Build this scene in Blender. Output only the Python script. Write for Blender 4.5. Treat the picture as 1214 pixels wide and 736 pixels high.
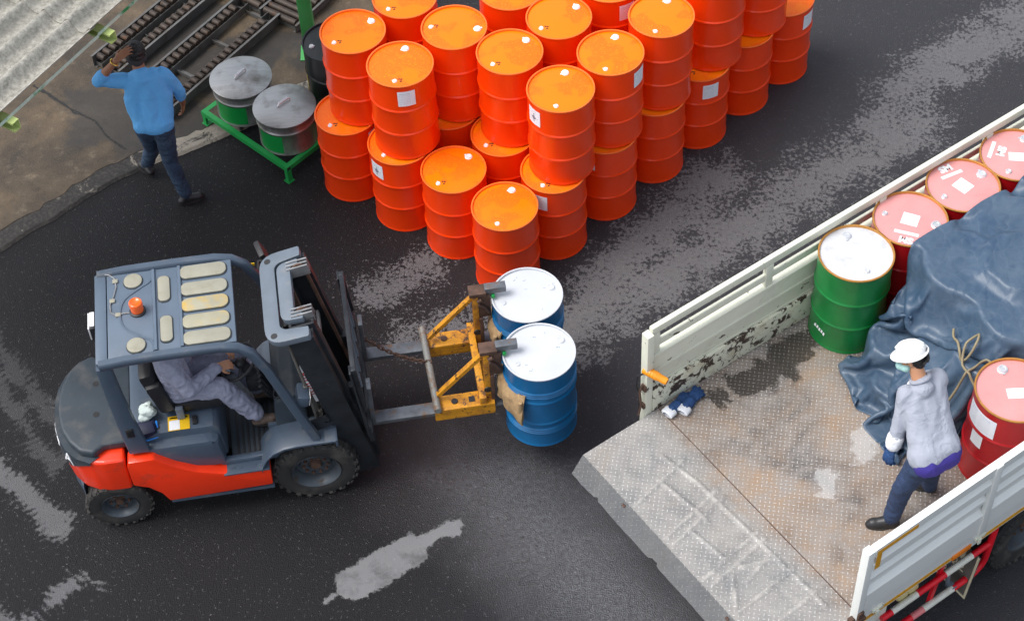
import bpy, bmesh, math, random
import numpy as np
from math import sin, cos, pi, radians, atan2, hypot, sqrt
from mathutils import Vector, Matrix, noise

for o in list(bpy.data.objects):
    bpy.data.objects.remove(o)
SC = bpy.context.scene
COL = SC.collection
RND = random.Random(7)
V = Vector

# ------------------------------------------------------------------ camera
cd = bpy.data.cameras.new('camera')
cam = bpy.data.objects.new('camera', cd)
COL.objects.link(cam)
PITCH, ROLL, CAMH = 0.8768, -0.0562, 12.6816
fw = V((0, cos(PITCH), -sin(PITCH)))
rt = V((1, 0, 0))
up = rt.cross(fw)
r2 = rt * cos(ROLL) + up * sin(ROLL)
u2 = -rt * sin(ROLL) + up * cos(ROLL)
cam.matrix_world = Matrix(((r2.x, u2.x, -fw.x, 0), (r2.y, u2.y, -fw.y, 0), (r2.z, u2.z, -fw.z, CAMH), (0, 0, 0, 1)))
cd.sensor_width = 36.0
cd.lens = 36.0 * 2208.7 / 1214.0
cd.clip_start = 0.1
cd.clip_end = 900.0
SC.camera = cam

# ------------------------------------------------------------------ sky, sun, exposure
SUN_EL, SUN_AZ = radians(60), radians(-95)      # azimuth measured from +Y towards +X
w = bpy.data.worlds.new('World')
SC.world = w
w.use_nodes = True
nt = w.node_tree
bg = nt.nodes['Background']
sky = nt.nodes.new('ShaderNodeTexSky')
sky.sky_type = 'NISHITA'
sky.sun_disc = False
sky.sun_elevation = SUN_EL
sky.sun_rotation = SUN_AZ
sky.air_density = 1.0
sky.dust_density = 3.0
sky.ozone_density = 0.6
hs = nt.nodes.new('ShaderNodeHueSaturation')        # thin overcast: the same sky, less blue
hs.inputs['Saturation'].default_value = 0.45
nt.links.new(sky.outputs['Color'], hs.inputs['Color'])
nt.links.new(hs.outputs['Color'], bg.inputs['Color'])
bg.inputs['Strength'].default_value = 0.15
sl = bpy.data.lights.new('sun', 'SUN')
sl.energy = 1.4
sl.angle = radians(34)
sl.color = (1.0, 0.975, 0.94)
so = bpy.data.objects.new('sun', sl)
COL.objects.link(so)
sd = V((sin(SUN_AZ) * cos(SUN_EL), cos(SUN_AZ) * cos(SUN_EL), sin(SUN_EL)))
so.rotation_euler = sd.to_track_quat('Z', 'Y').to_euler()
so.location = (6, 20, 30)
SC.view_settings.view_transform = 'Standard'
SC.view_settings.look = 'None'
SC.view_settings.exposure = 0.70
SC.view_settings.gamma = 1.0

# ------------------------------------------------------------------ materials
def newmat(name):
    m = bpy.data.materials.new(name)
    m.use_nodes = True
    t = m.node_tree
    return m, t, t.nodes['Principled BSDF']

def nd(t, typ, **kw):
    n = t.nodes.new(typ)
    for k, v in kw.items():
        if k in n.inputs:
            n.inputs[k].default_value = v
        else:
            setattr(n, k, v)
    return n

def lk(t, a, b):
    t.links.new(a, b)

def ramp(t, fac, p0, p1, c0=(0, 0, 0, 1), c1=(1, 1, 1, 1)):
    if p0 > p1:
        p0, p1, c0, c1 = p1, p0, c1, c0
    r = t.nodes.new('ShaderNodeValToRGB')
    r.color_ramp.elements[0].position = p0
    r.color_ramp.elements[1].position = p1
    r.color_ramp.elements[0].color = c0
    r.color_ramp.elements[1].color = c1
    lk(t, fac, r.inputs[0])
    return r.outputs[0]

def mix(t, fac, a, b):
    m = t.nodes.new('ShaderNodeMix')
    m.data_type = 'RGBA'
    for sock, val in ((m.inputs[0], fac), (m.inputs[6], a), (m.inputs[7], b)):
        if hasattr(val, 'links') or hasattr(val, 'is_linked'):
            lk(t, val, sock)
        elif isinstance(val, (int, float)):
            sock.default_value = val
        else:
            sock.default_value = (val[0], val[1], val[2], 1)
    return m.outputs[2]

def math_(t, op, a, b=None, clamp=False):
    m = t.nodes.new('ShaderNodeMath')
    m.operation = op
    m.use_clamp = clamp
    for sock, val in ((m.inputs[0], a), (m.inputs[1], b)):
        if val is None:
            continue
        if isinstance(val, (int, float)):
            sock.default_value = val
        else:
            lk(t, val, sock)
    return m.outputs[0]

def coords(t, rnd=True, src='Object'):
    tc = t.nodes.new('ShaderNodeTexCoord')
    if not rnd:
        return tc.outputs[src]
    oi = t.nodes.new('ShaderNodeObjectInfo')
    a = t.nodes.new('ShaderNodeVectorMath')
    a.operation = 'ADD'
    lk(t, tc.outputs[src], a.inputs[0])
    s = math_(t, 'MULTIPLY', oi.outputs['Random'], 37.0)
    lk(t, s, a.inputs[1])
    return a.outputs[0]

def noi(t, co, scale, detail=4, rough=0.6, dist=0.0):
    n = nd(t, 'ShaderNodeTexNoise', Scale=scale, Detail=detail, Roughness=rough, Distortion=dist)
    lk(t, co, n.inputs['Vector'])
    return n.outputs[0]

def bump(t, p, h, strength=0.3, dist=0.01):
    b = nd(t, 'ShaderNodeBump', Strength=strength, Distance=dist)
    lk(t, h, b.inputs['Height'])
    lk(t, b.outputs[0], p.inputs['Normal'])
    return b

def mat(name, col, rough=0.5, metal=0.0, var=0.12, scale=5.0, bmp=0.0, bscale=60.0, bdist=0.004,
        dirt=None, chips=None, coat=0.0, rvar=0.12, spec=0.5, rnd=True, fold=0.0, pvar=0.0):
    """dirt=(colour, lo, hi, scale): noise-shaped grime; chips=(colour, lo, hi, scale): sharp worn spots"""
    m, t, p = newmat(name)
    co = coords(t, rnd)
    n = noi(t, co, scale, 5)
    c = mix(t, ramp(t, n, 0.3, 0.7), [x * (1 - var) for x in col], [min(1, x * (1 + var)) for x in col])
    r = math_(t, 'MULTIPLY_ADD', n, rvar)
    t.nodes[-1].inputs[2].default_value = rough - rvar * 0.5
    if dirt:
        dn = ramp(t, noi(t, co, dirt[3], 6, 0.65), dirt[1], dirt[2])
        c = mix(t, dn, c, dirt[0])
        r = math_(t, 'MULTIPLY_ADD', dn, 0.3)
        t.nodes[-1].inputs[2].default_value = rough
    if pvar:          # piece-to-piece difference in shade
        oi = t.nodes.new('ShaderNodeObjectInfo')
        c = mix(t, math_(t, 'MULTIPLY', oi.outputs['Random'], pvar), c, [x * 0.62 for x in col])
    if chips:
        cn = ramp(t, noi(t, co, chips[3], 8, 0.7, 0.5), chips[1], chips[2])
        c = mix(t, cn, c, chips[0])
    lk(t, c, p.inputs['Base Color'])
    lk(t, r, p.inputs['Roughness'])
    p.inputs['Metallic'].default_value = metal
    p.inputs['Specular IOR Level'].default_value = spec
    if coat:
        p.inputs['Coat Weight'].default_value = coat
        p.inputs['Coat Roughness'].default_value = 0.12
    if bmp and fold:  # soft cloth folds: ridges of a distorted noise
        q = noi(t, co, fold, 3, 0.45, 1.3)
        rdg = math_(t, 'SUBTRACT', 1.0, math_(t, 'MULTIPLY', math_(t, 'ABSOLUTE', math_(t, 'SUBTRACT', q, 0.5)), 6.0), True)
        bump(t, p, math_(t, 'ADD', rdg, math_(t, 'MULTIPLY', noi(t, co, bscale, 4), 0.5)), bmp, bdist)
    elif bmp:
        bump(t, p, noi(t, co, bscale, 4), bmp, bdist)
    return m

MT = {}
MT['orange'] = mat('orange_drum_paint', (0.96, 0.052, 0.0006), 0.30, var=0.05, scale=2.5, coat=0.25, bmp=0.14, bscale=3.5, bdist=0.02, pvar=0.22,
                   chips=((0.80, 0.33, 0.20), 0.745, 0.755, 34), dirt=((0.62, 0.03, 0.001), 0.66, 0.85, 4))
MT['rim_orange'] = mat('orange_rim_paint', (0.95, 0.17, 0.02), 0.3, var=0.1)
MT['cap_white'] = mat('white_bung_seal', (0.8, 0.8, 0.8), 0.35, var=0.06)
MT['mark'] = mat('dark_stamp_ink', (0.035, 0.006, 0.004), 0.6)
MT['blue'] = mat('blue_drum_paint', (0.002, 0.115, 0.29), 0.33, var=0.15, scale=3, coat=0.2, bmp=0.25, bscale=4.0, bdist=0.02,
                 chips=((0.10, 0.22, 0.36), 0.70, 0.73, 22))
MT['white_lid'] = mat('white_lid_paint', (0.55, 0.57, 0.60), 0.4, var=0.05, scale=3, dirt=((0.55, 0.57, 0.6), 0.66, 0.8, 14))
MT['green'] = mat('green_drum_paint', (0.006, 0.17, 0.035), 0.34, var=0.2, scale=4, coat=0.15, bmp=0.3, bscale=5, bdist=0.015,
                  chips=((0.25, 0.42, 0.28), 0.69, 0.71, 18))
MT['lid_dirty'] = mat('worn_white_lid', (0.58, 0.59, 0.61), 0.45, var=0.08, scale=4, dirt=((0.43, 0.435, 0.44), 0.52, 0.74, 9))
MT['gold_rim'] = mat('worn_gold_rim', (0.55, 0.26, 0.06), 0.4, metal=0.5, var=0.2)
MT['red'] = mat('red_drum_paint', (0.42, 0.006, 0.010), 0.33, var=0.15, scale=4, coat=0.2, bmp=0.2, bscale=5, bdist=0.012,
                chips=((0.55, 0.25, 0.22), 0.70, 0.73, 24))
MT['red_lid'] = mat('faded_red_lid_sky_sheen', (0.66, 0.29, 0.28), 0.36, var=0.07, scale=5, dirt=((0.55, 0.16, 0.15), 0.62, 0.8, 9))  # pink is faded red plus sky reflection painted into the colour
MT['silver'] = mat('silver_cap', (0.75, 0.76, 0.77), 0.3, metal=0.6)
MT['grey_ink'] = mat('pale_grey_ink', (0.68, 0.70, 0.72), 0.5)
MT['paper'] = mat('white_paper', (0.85, 0.86, 0.88), 0.6, var=0.03)
MT['fl_grey'] = mat('slate_grey_truck_paint', (0.062, 0.088, 0.125), 0.42, var=0.12, scale=3, coat=0.15, bmp=0.12, bscale=160, bdist=0.002,
                    dirt=((0.14, 0.142, 0.14), 0.55, 0.82, 5), chips=((0.20, 0.205, 0.21), 0.725, 0.735, 28))
MT['fl_roof'] = mat('slate_grey_roof_paint', (0.105, 0.142, 0.19), 0.42, var=0.10, scale=3, bmp=0.08, bscale=160, bdist=0.002,
                    dirt=((0.19, 0.21, 0.23), 0.60, 0.85, 5), chips=((0.35, 0.37, 0.38), 0.745, 0.76, 40))
MT['fl_dark'] = mat('charcoal_cover_plastic', (0.030, 0.042, 0.055), 0.5, var=0.15, scale=4, bmp=0.2, bscale=220, bdist=0.002,
                    dirt=((0.095, 0.093, 0.088), 0.52, 0.82, 5), chips=((0.16, 0.16, 0.155), 0.72, 0.735, 30))
MT['fl_red'] = mat('orange_red_body_paint', (0.90, 0.042, 0.008), 0.28, var=0.06, scale=2.5, coat=0.4,
                   dirt=((0.42, 0.045, 0.02), 0.60, 0.80, 5), chips=((0.18, 0.10, 0.08), 0.735, 0.745, 22))
MT['black'] = mat('black_plastic', (0.016, 0.017, 0.02), 0.5, var=0.25, bmp=0.1)
MT['mast'] = mat('dark_greasy_steel', (0.028, 0.032, 0.038), 0.42, metal=0.35, var=0.35, scale=6, bmp=0.2, bscale=30,
                 chips=((0.14, 0.12, 0.10), 0.66, 0.7, 14))
MT['mast_grey'] = mat('grey_mast_paint', (0.13, 0.16, 0.195), 0.45, var=0.12, dirt=((0.2, 0.2, 0.2), 0.6, 0.8, 8))
MT['steel'] = mat('bare_worn_steel', (0.27, 0.275, 0.28), 0.45, metal=0.4, var=0.3, scale=7, bmp=0.15,
                  dirt=((0.16, 0.08, 0.035), 0.58, 0.75, 9))
MT['hose'] = mat('dusty_hydraulic_hose', (0.15, 0.14, 0.125), 0.6, var=0.3)
MT['fork'] = mat('dark_scraped_fork_steel', (0.135, 0.145, 0.16), 0.42, metal=0.45, var=0.35, scale=9, bmp=0.2, bscale=50,
                 dirt=((0.19, 0.10, 0.045), 0.56, 0.70, 7), chips=((0.34, 0.34, 0.34), 0.64, 0.68, 12))
MT['rubber'] = mat('black_tyre_rubber', (0.026, 0.025, 0.024), 0.75, var=0.25, scale=9, bmp=0.3, bscale=90,
                   dirt=((0.085, 0.078, 0.068), 0.5, 0.8, 5))
MT['rim_grey'] = mat('grey_wheel_rim', (0.065, 0.078, 0.092), 0.45, metal=0.2, var=0.25, dirt=((0.07, 0.05, 0.035), 0.55, 0.7, 12))
MT['lens'] = mat('clouded_skylight_plastic', (0.31, 0.30, 0.235), 0.42, var=0.08, scale=4, dirt=((0.24, 0.225, 0.165), 0.5, 0.8, 7))
MT['lens_amber'] = mat('clouded_amber_skylight_plastic', (0.34, 0.32, 0.23), 0.42, var=0.1, dirt=((0.50, 0.33, 0.07), 0.45, 0.6, 3.5))
MT['beacon'] = mat('orange_beacon_plastic', (0.95, 0.13, 0.005), 0.2, var=0.08, coat=0.5)
MT['yellow'] = mat('worn_yellow_paint', (0.62, 0.27, 0.012), 0.5, var=0.15, scale=6, bmp=0.25, bscale=60,
                   dirt=((0.26, 0.10, 0.022), 0.47, 0.68, 8), chips=((0.085, 0.045, 0.026), 0.575, 0.60, 15))
MT['rust'] = mat('rusty_steel', (0.10, 0.055, 0.038), 0.7, metal=0.2, var=0.4, scale=12, bmp=0.4, bscale=70)
MT['rust_pipe'] = mat('weathered_pipe', (0.26, 0.26, 0.24), 0.5, metal=0.3, var=0.2, dirt=((0.22, 0.10, 0.04), 0.5, 0.66, 12))
MT['burlap'] = mat('burlap_cloth', (0.34, 0.225, 0.115), 0.9, var=0.2, scale=20, bmp=0.6, bscale=260, bdist=0.004,
                   dirt=((0.20, 0.11, 0.05), 0.55, 0.75, 9))
MT['truck_white'] = mat('cream_white_truck_paint', (0.68, 0.69, 0.57), 0.42, var=0.05, scale=3, coat=0.1,
                        dirt=((0.48, 0.47, 0.38), 0.58, 0.85, 4), chips=((0.055, 0.035, 0.026), 0.635, 0.65, 9))
MT['truck_rusty'] = mat('chipped_cream_truck_paint', (0.66, 0.67, 0.54), 0.45, var=0.06, scale=3, bmp=0.2, bscale=40,
                        dirt=((0.42, 0.34, 0.22), 0.50, 0.72, 5), chips=((0.050, 0.032, 0.024), 0.53, 0.545, 11))
MT['trim_white'] = mat('pale_green_trim', (0.55, 0.66, 0.56), 0.5, var=0.1, dirt=((0.02, 0.25, 0.08), 0.5, 0.6, 3))
MT['truck_side'] = mat('clean_white_truck_paint', (0.77, 0.79, 0.76), 0.38, var=0.04, scale=2, coat=0.15,
                       dirt=((0.55, 0.55, 0.48), 0.62, 0.9, 3), chips=((0.05, 0.03, 0.03), 0.735, 0.745, 9))
MT['tape'] = mat('amber_reflective_tape', (0.72, 0.34, 0.012), 0.4, var=0.2, scale=30)
MT['orange_tape'] = mat('orange_side_marker', (0.85, 0.22, 0.01), 0.35, var=0.1)
MT['redpaint'] = mat('red_guard_paint', (0.66, 0.006, 0.018), 0.38, var=0.12, dirt=((0.4, 0.10, 0.1), 0.62, 0.85, 6))
MT['redpale'] = mat('faded_pink_guard_paint', (0.66, 0.20, 0.20), 0.5, var=0.12)
MT['whitepaint'] = mat('white_guard_paint', (0.66, 0.66, 0.58), 0.45, var=0.08, dirt=((0.45, 0.43, 0.33), 0.55, 0.8, 7))
MT['chassis'] = mat('black_chassis_paint', (0.022, 0.022, 0.024), 0.6, var=0.3, dirt=((0.06, 0.055, 0.05), 0.5, 0.8, 5))
MT['green_paint'] = mat('green_stand_paint', (0.012, 0.31, 0.065), 0.42, var=0.12, chips=((0.10, 0.22, 0.11), 0.68, 0.71, 16))
MT['green_panel'] = mat('green_tank_paint', (0.006, 0.27, 0.05), 0.35, var=0.1)
MT['green_post'] = mat('green_post_paint', (0.07, 0.40, 0.10), 0.5, var=0.12, dirt=((0.10, 0.28, 0.12), 0.5, 0.8, 5))
MT['purlin'] = mat('pale_green_purlin', (0.52, 0.62, 0.22), 0.5, var=0.1, chips=((0.25, 0.13, 0.04), 0.66, 0.7, 14))
MT['conv'] = mat('grey_conveyor_rail', (0.135, 0.135, 0.13), 0.5, metal=0.3, var=0.25, dirt=((0.08, 0.062, 0.045), 0.5, 0.75, 6))
MT['roller'] = mat('dark_rusty_roller', (0.045, 0.032, 0.024), 0.55, metal=0.3, var=0.4, scale=10, dirt=((0.13, 0.065, 0.03), 0.58, 0.75, 14))
MT['skin'] = mat('brown_skin', (0.33, 0.145, 0.075), 0.5, var=0.1, bmp=0.1, bscale=120)
MT['skin_light'] = mat('tan_skin', (0.55, 0.27, 0.15), 0.5, var=0.08, bmp=0.1, bscale=120)
MT['hair'] = mat('black_hair', (0.010, 0.008, 0.008), 0.45, var=0.3, bmp=0.6, bscale=110, bdist=0.006)
MT['band'] = mat('black_headband', (0.03, 0.03, 0.032), 0.7)
MT['blue_shirt'] = mat('sky_blue_shirt', (0.13, 0.45, 0.86), 0.75, var=0.06, scale=6, bmp=0.35, bscale=30, bdist=0.012, fold=5.0)
MT['jeans'] = mat('dark_denim', (0.022, 0.045, 0.085), 0.8, var=0.4, scale=8, bmp=0.5, bscale=40, bdist=0.012, fold=6.0,
                  dirt=((0.075, 0.12, 0.18), 0.52, 0.78, 7))
MT['navy'] = mat('navy_trousers', (0.018, 0.036, 0.088), 0.8, var=0.25, scale=8, bmp=0.5, bscale=40, bdist=0.012, fold=6.0)
MT['lav'] = mat('lavender_grey_workwear', (0.32, 0.33, 0.43), 0.8, var=0.10, scale=7, bmp=0.5, bscale=30, bdist=0.012, fold=6.0)
MT['jacket'] = mat('light_grey_work_jacket', (0.34, 0.365, 0.43), 0.8, var=0.07, scale=7, bmp=0.45, bscale=30, bdist=0.012, fold=5.5)
MT['cuff'] = mat('white_cuff_cloth', (0.72, 0.74, 0.78), 0.8, var=0.05, bmp=0.3, bscale=40)
MT['violet'] = mat('violet_blue_undershirt', (0.045, 0.03, 0.26), 0.8, var=0.15, bmp=0.3, bscale=24, bdist=0.01)
MT['glove'] = mat('blue_work_glove', (0.012, 0.050, 0.155), 0.75, var=0.3, bmp=0.4, bscale=60)
MT['shoe'] = mat('black_leather_shoe', (0.018, 0.018, 0.020), 0.4, var=0.3, scale=12)
MT['shoe_brown'] = mat('brown_plaid_shoe', (0.16, 0.115, 0.09), 0.7, var=0.5, scale=60)
MT['sole'] = mat('dark_shoe_sole', (0.03, 0.028, 0.026), 0.7)
MT['helmet'] = mat('white_hard_hat_plastic', (0.80, 0.81, 0.80), 0.3, var=0.03, coat=0.3)
MT['gold'] = mat('gold_watch_metal', (0.75, 0.48, 0.12), 0.3, metal=0.9)
MT['mask'] = mat('teal_face_mask', (0.35, 0.58, 0.55), 0.8)
def tarp_mat():
    m, t, p = newmat('navy_blue_tarpaulin')
    P = coords(t, False)
    n1 = noi(t, P, 2.2, 5, .65); n2 = noi(t, P, 14, 6, .7)
    ds = nd(t, 'ShaderNodeVectorMath', operation='MULTIPLY_ADD')
    nc = nd(t, 'ShaderNodeTexNoise', Scale=2.5, Detail=3.0); lk(t, P, nc.inputs['Vector'])
    lk(t, nc.outputs['Color'], ds.inputs[0]); ds.inputs[1].default_value = (.35, .35, .35); lk(t, P, ds.inputs[2])
    hs_ = []
    for sc, st in ((2.0, (1, 1, 1)), (6.5, (1, 1, 1)), (2.4, (2.6, .8, 1))):
        mp = nd(t, 'ShaderNodeMapping'); mp.inputs['Scale'].default_value = st; mp.inputs['Rotation'].default_value = (0, 0, .5)
        lk(t, ds.outputs[0], mp.inputs[0])
        v = nd(t, 'ShaderNodeTexVoronoi', feature='DISTANCE_TO_EDGE', Scale=sc)
        lk(t, mp.outputs[0], v.inputs['Vector'])
        hs_.append(ramp(t, v.outputs['Distance'], 0.0, 0.16))
    c = mix(t, ramp(t, n1, .34, .66), (0.030, 0.066, 0.120), (0.075, 0.115, 0.165))
    c = mix(t, math_(t, 'MULTIPLY', ramp(t, n2, .52, .75), .5), c, (0.09, 0.125, 0.17))
    c = mix(t, math_(t, 'MULTIPLY', ramp(t, hs_[1], .25, .0), .35), c, (0.10, 0.135, 0.18))
    lk(t, c, p.inputs['Base Color'])
    r = math_(t, 'MULTIPLY_ADD', n2, .25); t.nodes[-1].inputs[2].default_value = .30
    lk(t, r, p.inputs['Roughness'])
    h = math_(t, 'ADD', math_(t, 'MULTIPLY', hs_[0], .8), math_(t, 'ADD', math_(t, 'MULTIPLY', hs_[1], .12), math_(t, 'MULTIPLY', hs_[2], .8)))
    h = math_(t, 'ADD', h, math_(t, 'MULTIPLY', n1, 1.2))
    bump(t, p, h, .13, .03)
    return m
MT['tarp'] = tarp_mat()
MT['rope'] = mat('khaki_hose', (0.24, 0.20, 0.12), 0.6, var=0.2)
MT['black_drum'] = mat('black_drum_paint', (0.014, 0.015, 0.018), 0.35, var=0.3, coat=0.1, bmp=0.2, bscale=6, bdist=0.01,
                       chips=((0.20, 0.21, 0.22), 0.72, 0.74, 26))
MT['decal_yellow'] = mat('yellow_sticker', (0.82, 0.50, 0.01), 0.45, var=0.05)
MT['towel'] = mat('pale_grey_towel', (0.52, 0.60, 0.58), 0.9, var=0.12, bmp=0.5, bscale=60)
MT['bag'] = mat('dark_navy_bag', (0.010, 0.014, 0.045), 0.6, var=0.3)
MT['bag_trim'] = mat('bright_blue_trim', (0.02, 0.22, 0.70), 0.6)
MT['glass_amber'] = mat('amber_lamp_lens', (0.85, 0.30, 0.01), 0.25, coat=0.5)
MT['glass_red'] = mat('red_lamp_lens', (0.65, 0.01, 0.01), 0.2, coat=0.5)
MT['lamp_cream'] = mat('cream_lamp_lens', (0.60, 0.52, 0.25), 0.3)
MT['ink_cream'] = mat('cream_lettering', (0.60, 0.54, 0.38), 0.6)
MT['ink_red'] = mat('dull_red_lettering', (0.22, 0.03, 0.04), 0.6)
MT['ink_dark'] = mat('dark_lettering', (0.02, 0.02, 0.022), 0.5)
MT['flap'] = mat('dusty_mud_flap', (0.11, 0.10, 0.085), 0.8, var=0.3, dirt=((0.14, 0.13, 0.11), 0.5, 0.75, 5))

def mat_lid():
    """orange lid, yellowed to stand for sky reflection, with a shallow drying puddle: the wet part is smoother and a little yellower"""
    m, t, p = newmat('orange_lid_paint_sky_tint')
    co = coords(t)
    n = noi(t, co, 2.2, 3)
    wet = ramp(t, n, 0.47, 0.50)
    fine = noi(t, co, 70, 3)
    c = mix(t, wet, (0.95, 0.150, 0.0005), (0.97, 0.200, 0.0005))  # yellower than the drum sides: sky reflection put into the colour
    c = mix(t, math_(t, 'MULTIPLY', ramp(t, fine, 0.55, 0.72), math_(t, 'SUBTRACT', 1.0, wet)), c, (0.97, 0.30, 0.005))
    lk(t, c, p.inputs['Base Color'])
    r = math_(t, 'MULTIPLY_ADD', wet, -0.16)
    t.nodes[-1].inputs[2].default_value = 0.46
    lk(t, r, p.inputs['Roughness'])
    p.inputs['Specular IOR Level'].default_value = 0.35
    bump(t, p, fine, 0.12, 0.003)
    return m
MT['orange_lid'] = mat_lid()

def mat_paper():
    """printed drum label: rows of tiny unreadable print on white, from the UV map"""
    m, t, p = newmat('printed_drum_label')
    uv = coords(t, False, 'UV')
    sx = t.nodes.new('ShaderNodeSeparateXYZ')
    lk(t, uv, sx.inputs[0])
    rows = math_(t, 'FRACT', math_(t, 'MULTIPLY', sx.outputs[1], 9.0))
    row = math_(t, 'LESS_THAN', math_(t, 'ABSOLUTE', math_(t, 'SUBTRACT', rows, 0.5)), 0.17)
    mp = nd(t, 'ShaderNodeMapping')
    mp.inputs['Scale'].default_value = (26, 9, 1)
    lk(t, uv, mp.inputs[0])
    n = noi(t, mp.outputs[0], 1.6, 2)
    inx = math_(t, 'MULTIPLY', math_(t, 'GREATER_THAN', sx.outputs[0], 0.08), math_(t, 'LESS_THAN', sx.outputs[0], 0.70))
    iny = math_(t, 'MULTIPLY', math_(t, 'GREATER_THAN', sx.outputs[1], 0.10), math_(t, 'LESS_THAN', sx.outputs[1], 0.90))
    f = math_(t, 'MULTIPLY', math_(t, 'MULTIPLY', row, math_(t, 'GREATER_THAN', n, 0.5)), math_(t, 'MULTIPLY', inx, iny))
    head = math_(t, 'GREATER_THAN', sx.outputs[1], 0.72)
    ink = mix(t, head, (0.55, 0.58, 0.64), (0.16, 0.28, 0.36))
    c = mix(t, f, (0.82, 0.84, 0.90), ink)
    lk(t, c, p.inputs['Base Color'])
    p.inputs['Roughness'].default_value = 0.5
    return m
MT['label'] = mat_paper()
MT['label_sub'] = mat('label_hazard_ink', (0.20, 0.22, 0.27), 0.5)

# ------------------------------------------------------------------ mesh builder
def R_(ax, a):
    return Matrix.Rotation(a, 4, ax)
def T_(x, y=0, z=0):
    return Matrix.Translation((x, y, z)) if not isinstance(x, (Vector, tuple)) else Matrix.Translation(x)

class G:
    def __init__(self):
        self.bm = bmesh.new()
        self.mi = 0
    def _fin(self, vs, M=None):
        if M is not None:
            bmesh.ops.transform(self.bm, matrix=M, verts=vs)
        if self.mi:
            for f in {f for v in vs for f in v.link_faces}:
                f.material_index = self.mi
        return self
    def box(self, c, s, M=None, bev=0.0, seg=2):
        r = bmesh.ops.create_cube(self.bm, size=1.0)
        vs = r['verts']
        for v in vs:
            v.co = V((v.co.x * s[0] + c[0], v.co.y * s[1] + c[1], v.co.z * s[2] + c[2]))
        if bev > 0:
            es = list({e for v in vs for e in v.link_edges})
            rr = bmesh.ops.bevel(self.bm, geom=es, offset=min(bev, 0.49 * min(s)), segments=seg, affect='EDGES', profile=0.6)
            vs = list({v for f in rr['faces'] for v in f.verts} | {v for v in vs if v.is_valid})
        return self._fin(vs, M)
    def bx(self, x0, x1, y0, y1, z0, z1, M=None, bev=0.0):
        return self.box(((x0 + x1) / 2, (y0 + y1) / 2, (z0 + z1) / 2), (abs(x1 - x0), abs(y1 - y0), abs(z1 - z0)), M, bev)
    def lathe(self, prof, n=32, M=None, close=False):
        bm = self.bm
        rings = []
        vs = []
        for r, z in prof:
            if r < 1e-6:
                v = bm.verts.new((0, 0, z)); rings.append([v]); vs.append(v)
            else:
                ring = [bm.verts.new((r * cos(2 * pi * i / n), r * sin(2 * pi * i / n), z)) for i in range(n)]
                rings.append(ring); vs += ring
        prs = list(zip(rings[:-1], rings[1:]))
        if close:
            prs.append((rings[-1], rings[0]))
        for a, b in prs:
            for i in range(n):
                j = (i + 1) % n
                if len(a) == 1 and len(b) == 1:
                    continue
                if len(a) == 1:
                    bm.faces.new((a[0], b[j], b[i]))
                elif len(b) == 1:
                    bm.faces.new((a[i], a[j], b[0]))
                else:
                    bm.faces.new((a[i], a[j], b[j], b[i]))
        return self._fin(vs, M)
    def cyl(self, p0, p1, r0, r1=None, n=14, M=None):
        p0, p1 = V(p0), V(p1)
        r1 = r0 if r1 is None else r1
        d = p1 - p0
        q = d.to_track_quat('Z', 'Y').to_matrix().to_4x4()
        A = Matrix.Translation(p0) @ q
        return self.lathe([(0, 0), (r0, 0), (r1, d.length), (0, d.length)], n, (M @ A) if M is not None else A)
    def tube(self, pts, r, n=8, M=None, caps=True, closed=False):
        pts = [V(p) for p in pts]
        bm = self.bm
        rings = []
        prev = None
        N = len(pts)
        for i, p in enumerate(pts):
            a = pts[(i - 1) % N] if (i > 0 or closed) else p
            b = pts[(i + 1) % N] if (i < N - 1 or closed) else p
            t = (b - a).normalized()
            if prev is None:
                x = t.orthogonal().normalized()
            else:
                x = (prev - t * prev.dot(t))
                x = x.normalized() if x.length > 1e-6 else t.orthogonal().normalized()
            prev = x
            y = t.cross(x)
            rr = r[i] if isinstance(r, (list, tuple)) else r
            rings.append([bm.verts.new(p + (x * cos(2 * pi * k / n) + y * sin(2 * pi * k / n)) * rr) for k in range(n)])
        prs = list(zip(rings[:-1], rings[1:])) + ([(rings[-1], rings[0])] if closed else [])
        for a, b in prs:
            for k in range(n):
                j = (k + 1) % n
                bm.faces.new((a[k], a[j], b[j], b[k]))
        if caps and not closed:
            bm.faces.new(rings[0][::-1]); bm.faces.new(rings[-1])
        return self._fin([v for q in rings for v in q], M)
    def prism(self, poly, z0, z1, M=None, bev=0.0, seg=2):
        """poly in XY, extruded from z0 to z1"""
        bm = self.bm
        a = [bm.verts.new((p[0], p[1], z0)) for p in poly]
        b = [bm.verts.new((p[0], p[1], z1)) for p in poly]
        n = len(poly)
        fs = [bm.faces.new(a[::-1]), bm.faces.new(b)]
        for i in range(n):
            j = (i + 1) % n
            fs.append(bm.faces.new((a[i], a[j], b[j], b[i])))
        vs = a + b
        bmesh.ops.recalc_face_normals(bm, faces=fs)
        if bev > 0:
            es = list({e for v in vs for e in v.link_edges})
            rr = bmesh.ops.bevel(bm, geom=es, offset=bev, segments=seg, affect='EDGES', profile=0.6)
            vs = list({v for f in rr['faces'] for v in f.verts} | {v for v in vs if v.is_valid})
        return self._fin(vs, M)
    def sweep(self, prof, path, M=None):
        """prof: list of (u, w) closed section, path: list of (origin, uaxis, waxis)"""
        bm = self.bm
        rings = [[bm.verts.new(V(o) + V(ua) * u + V(wa) * w) for u, w in prof] for o, ua, wa in path]
        n = len(prof)
        fs = []
        for a, b in zip(rings[:-1], rings[1:]):
            for k in range(n):
                j = (k + 1) % n
                fs.append(bm.faces.new((a[k], a[j], b[j], b[k])))
        fs.append(bm.faces.new(rings[0][::-1])); fs.append(bm.faces.new(rings[-1]))
        bmesh.ops.recalc_face_normals(bm, faces=fs)
        return self._fin([v for q in rings for v in q], M)
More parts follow.
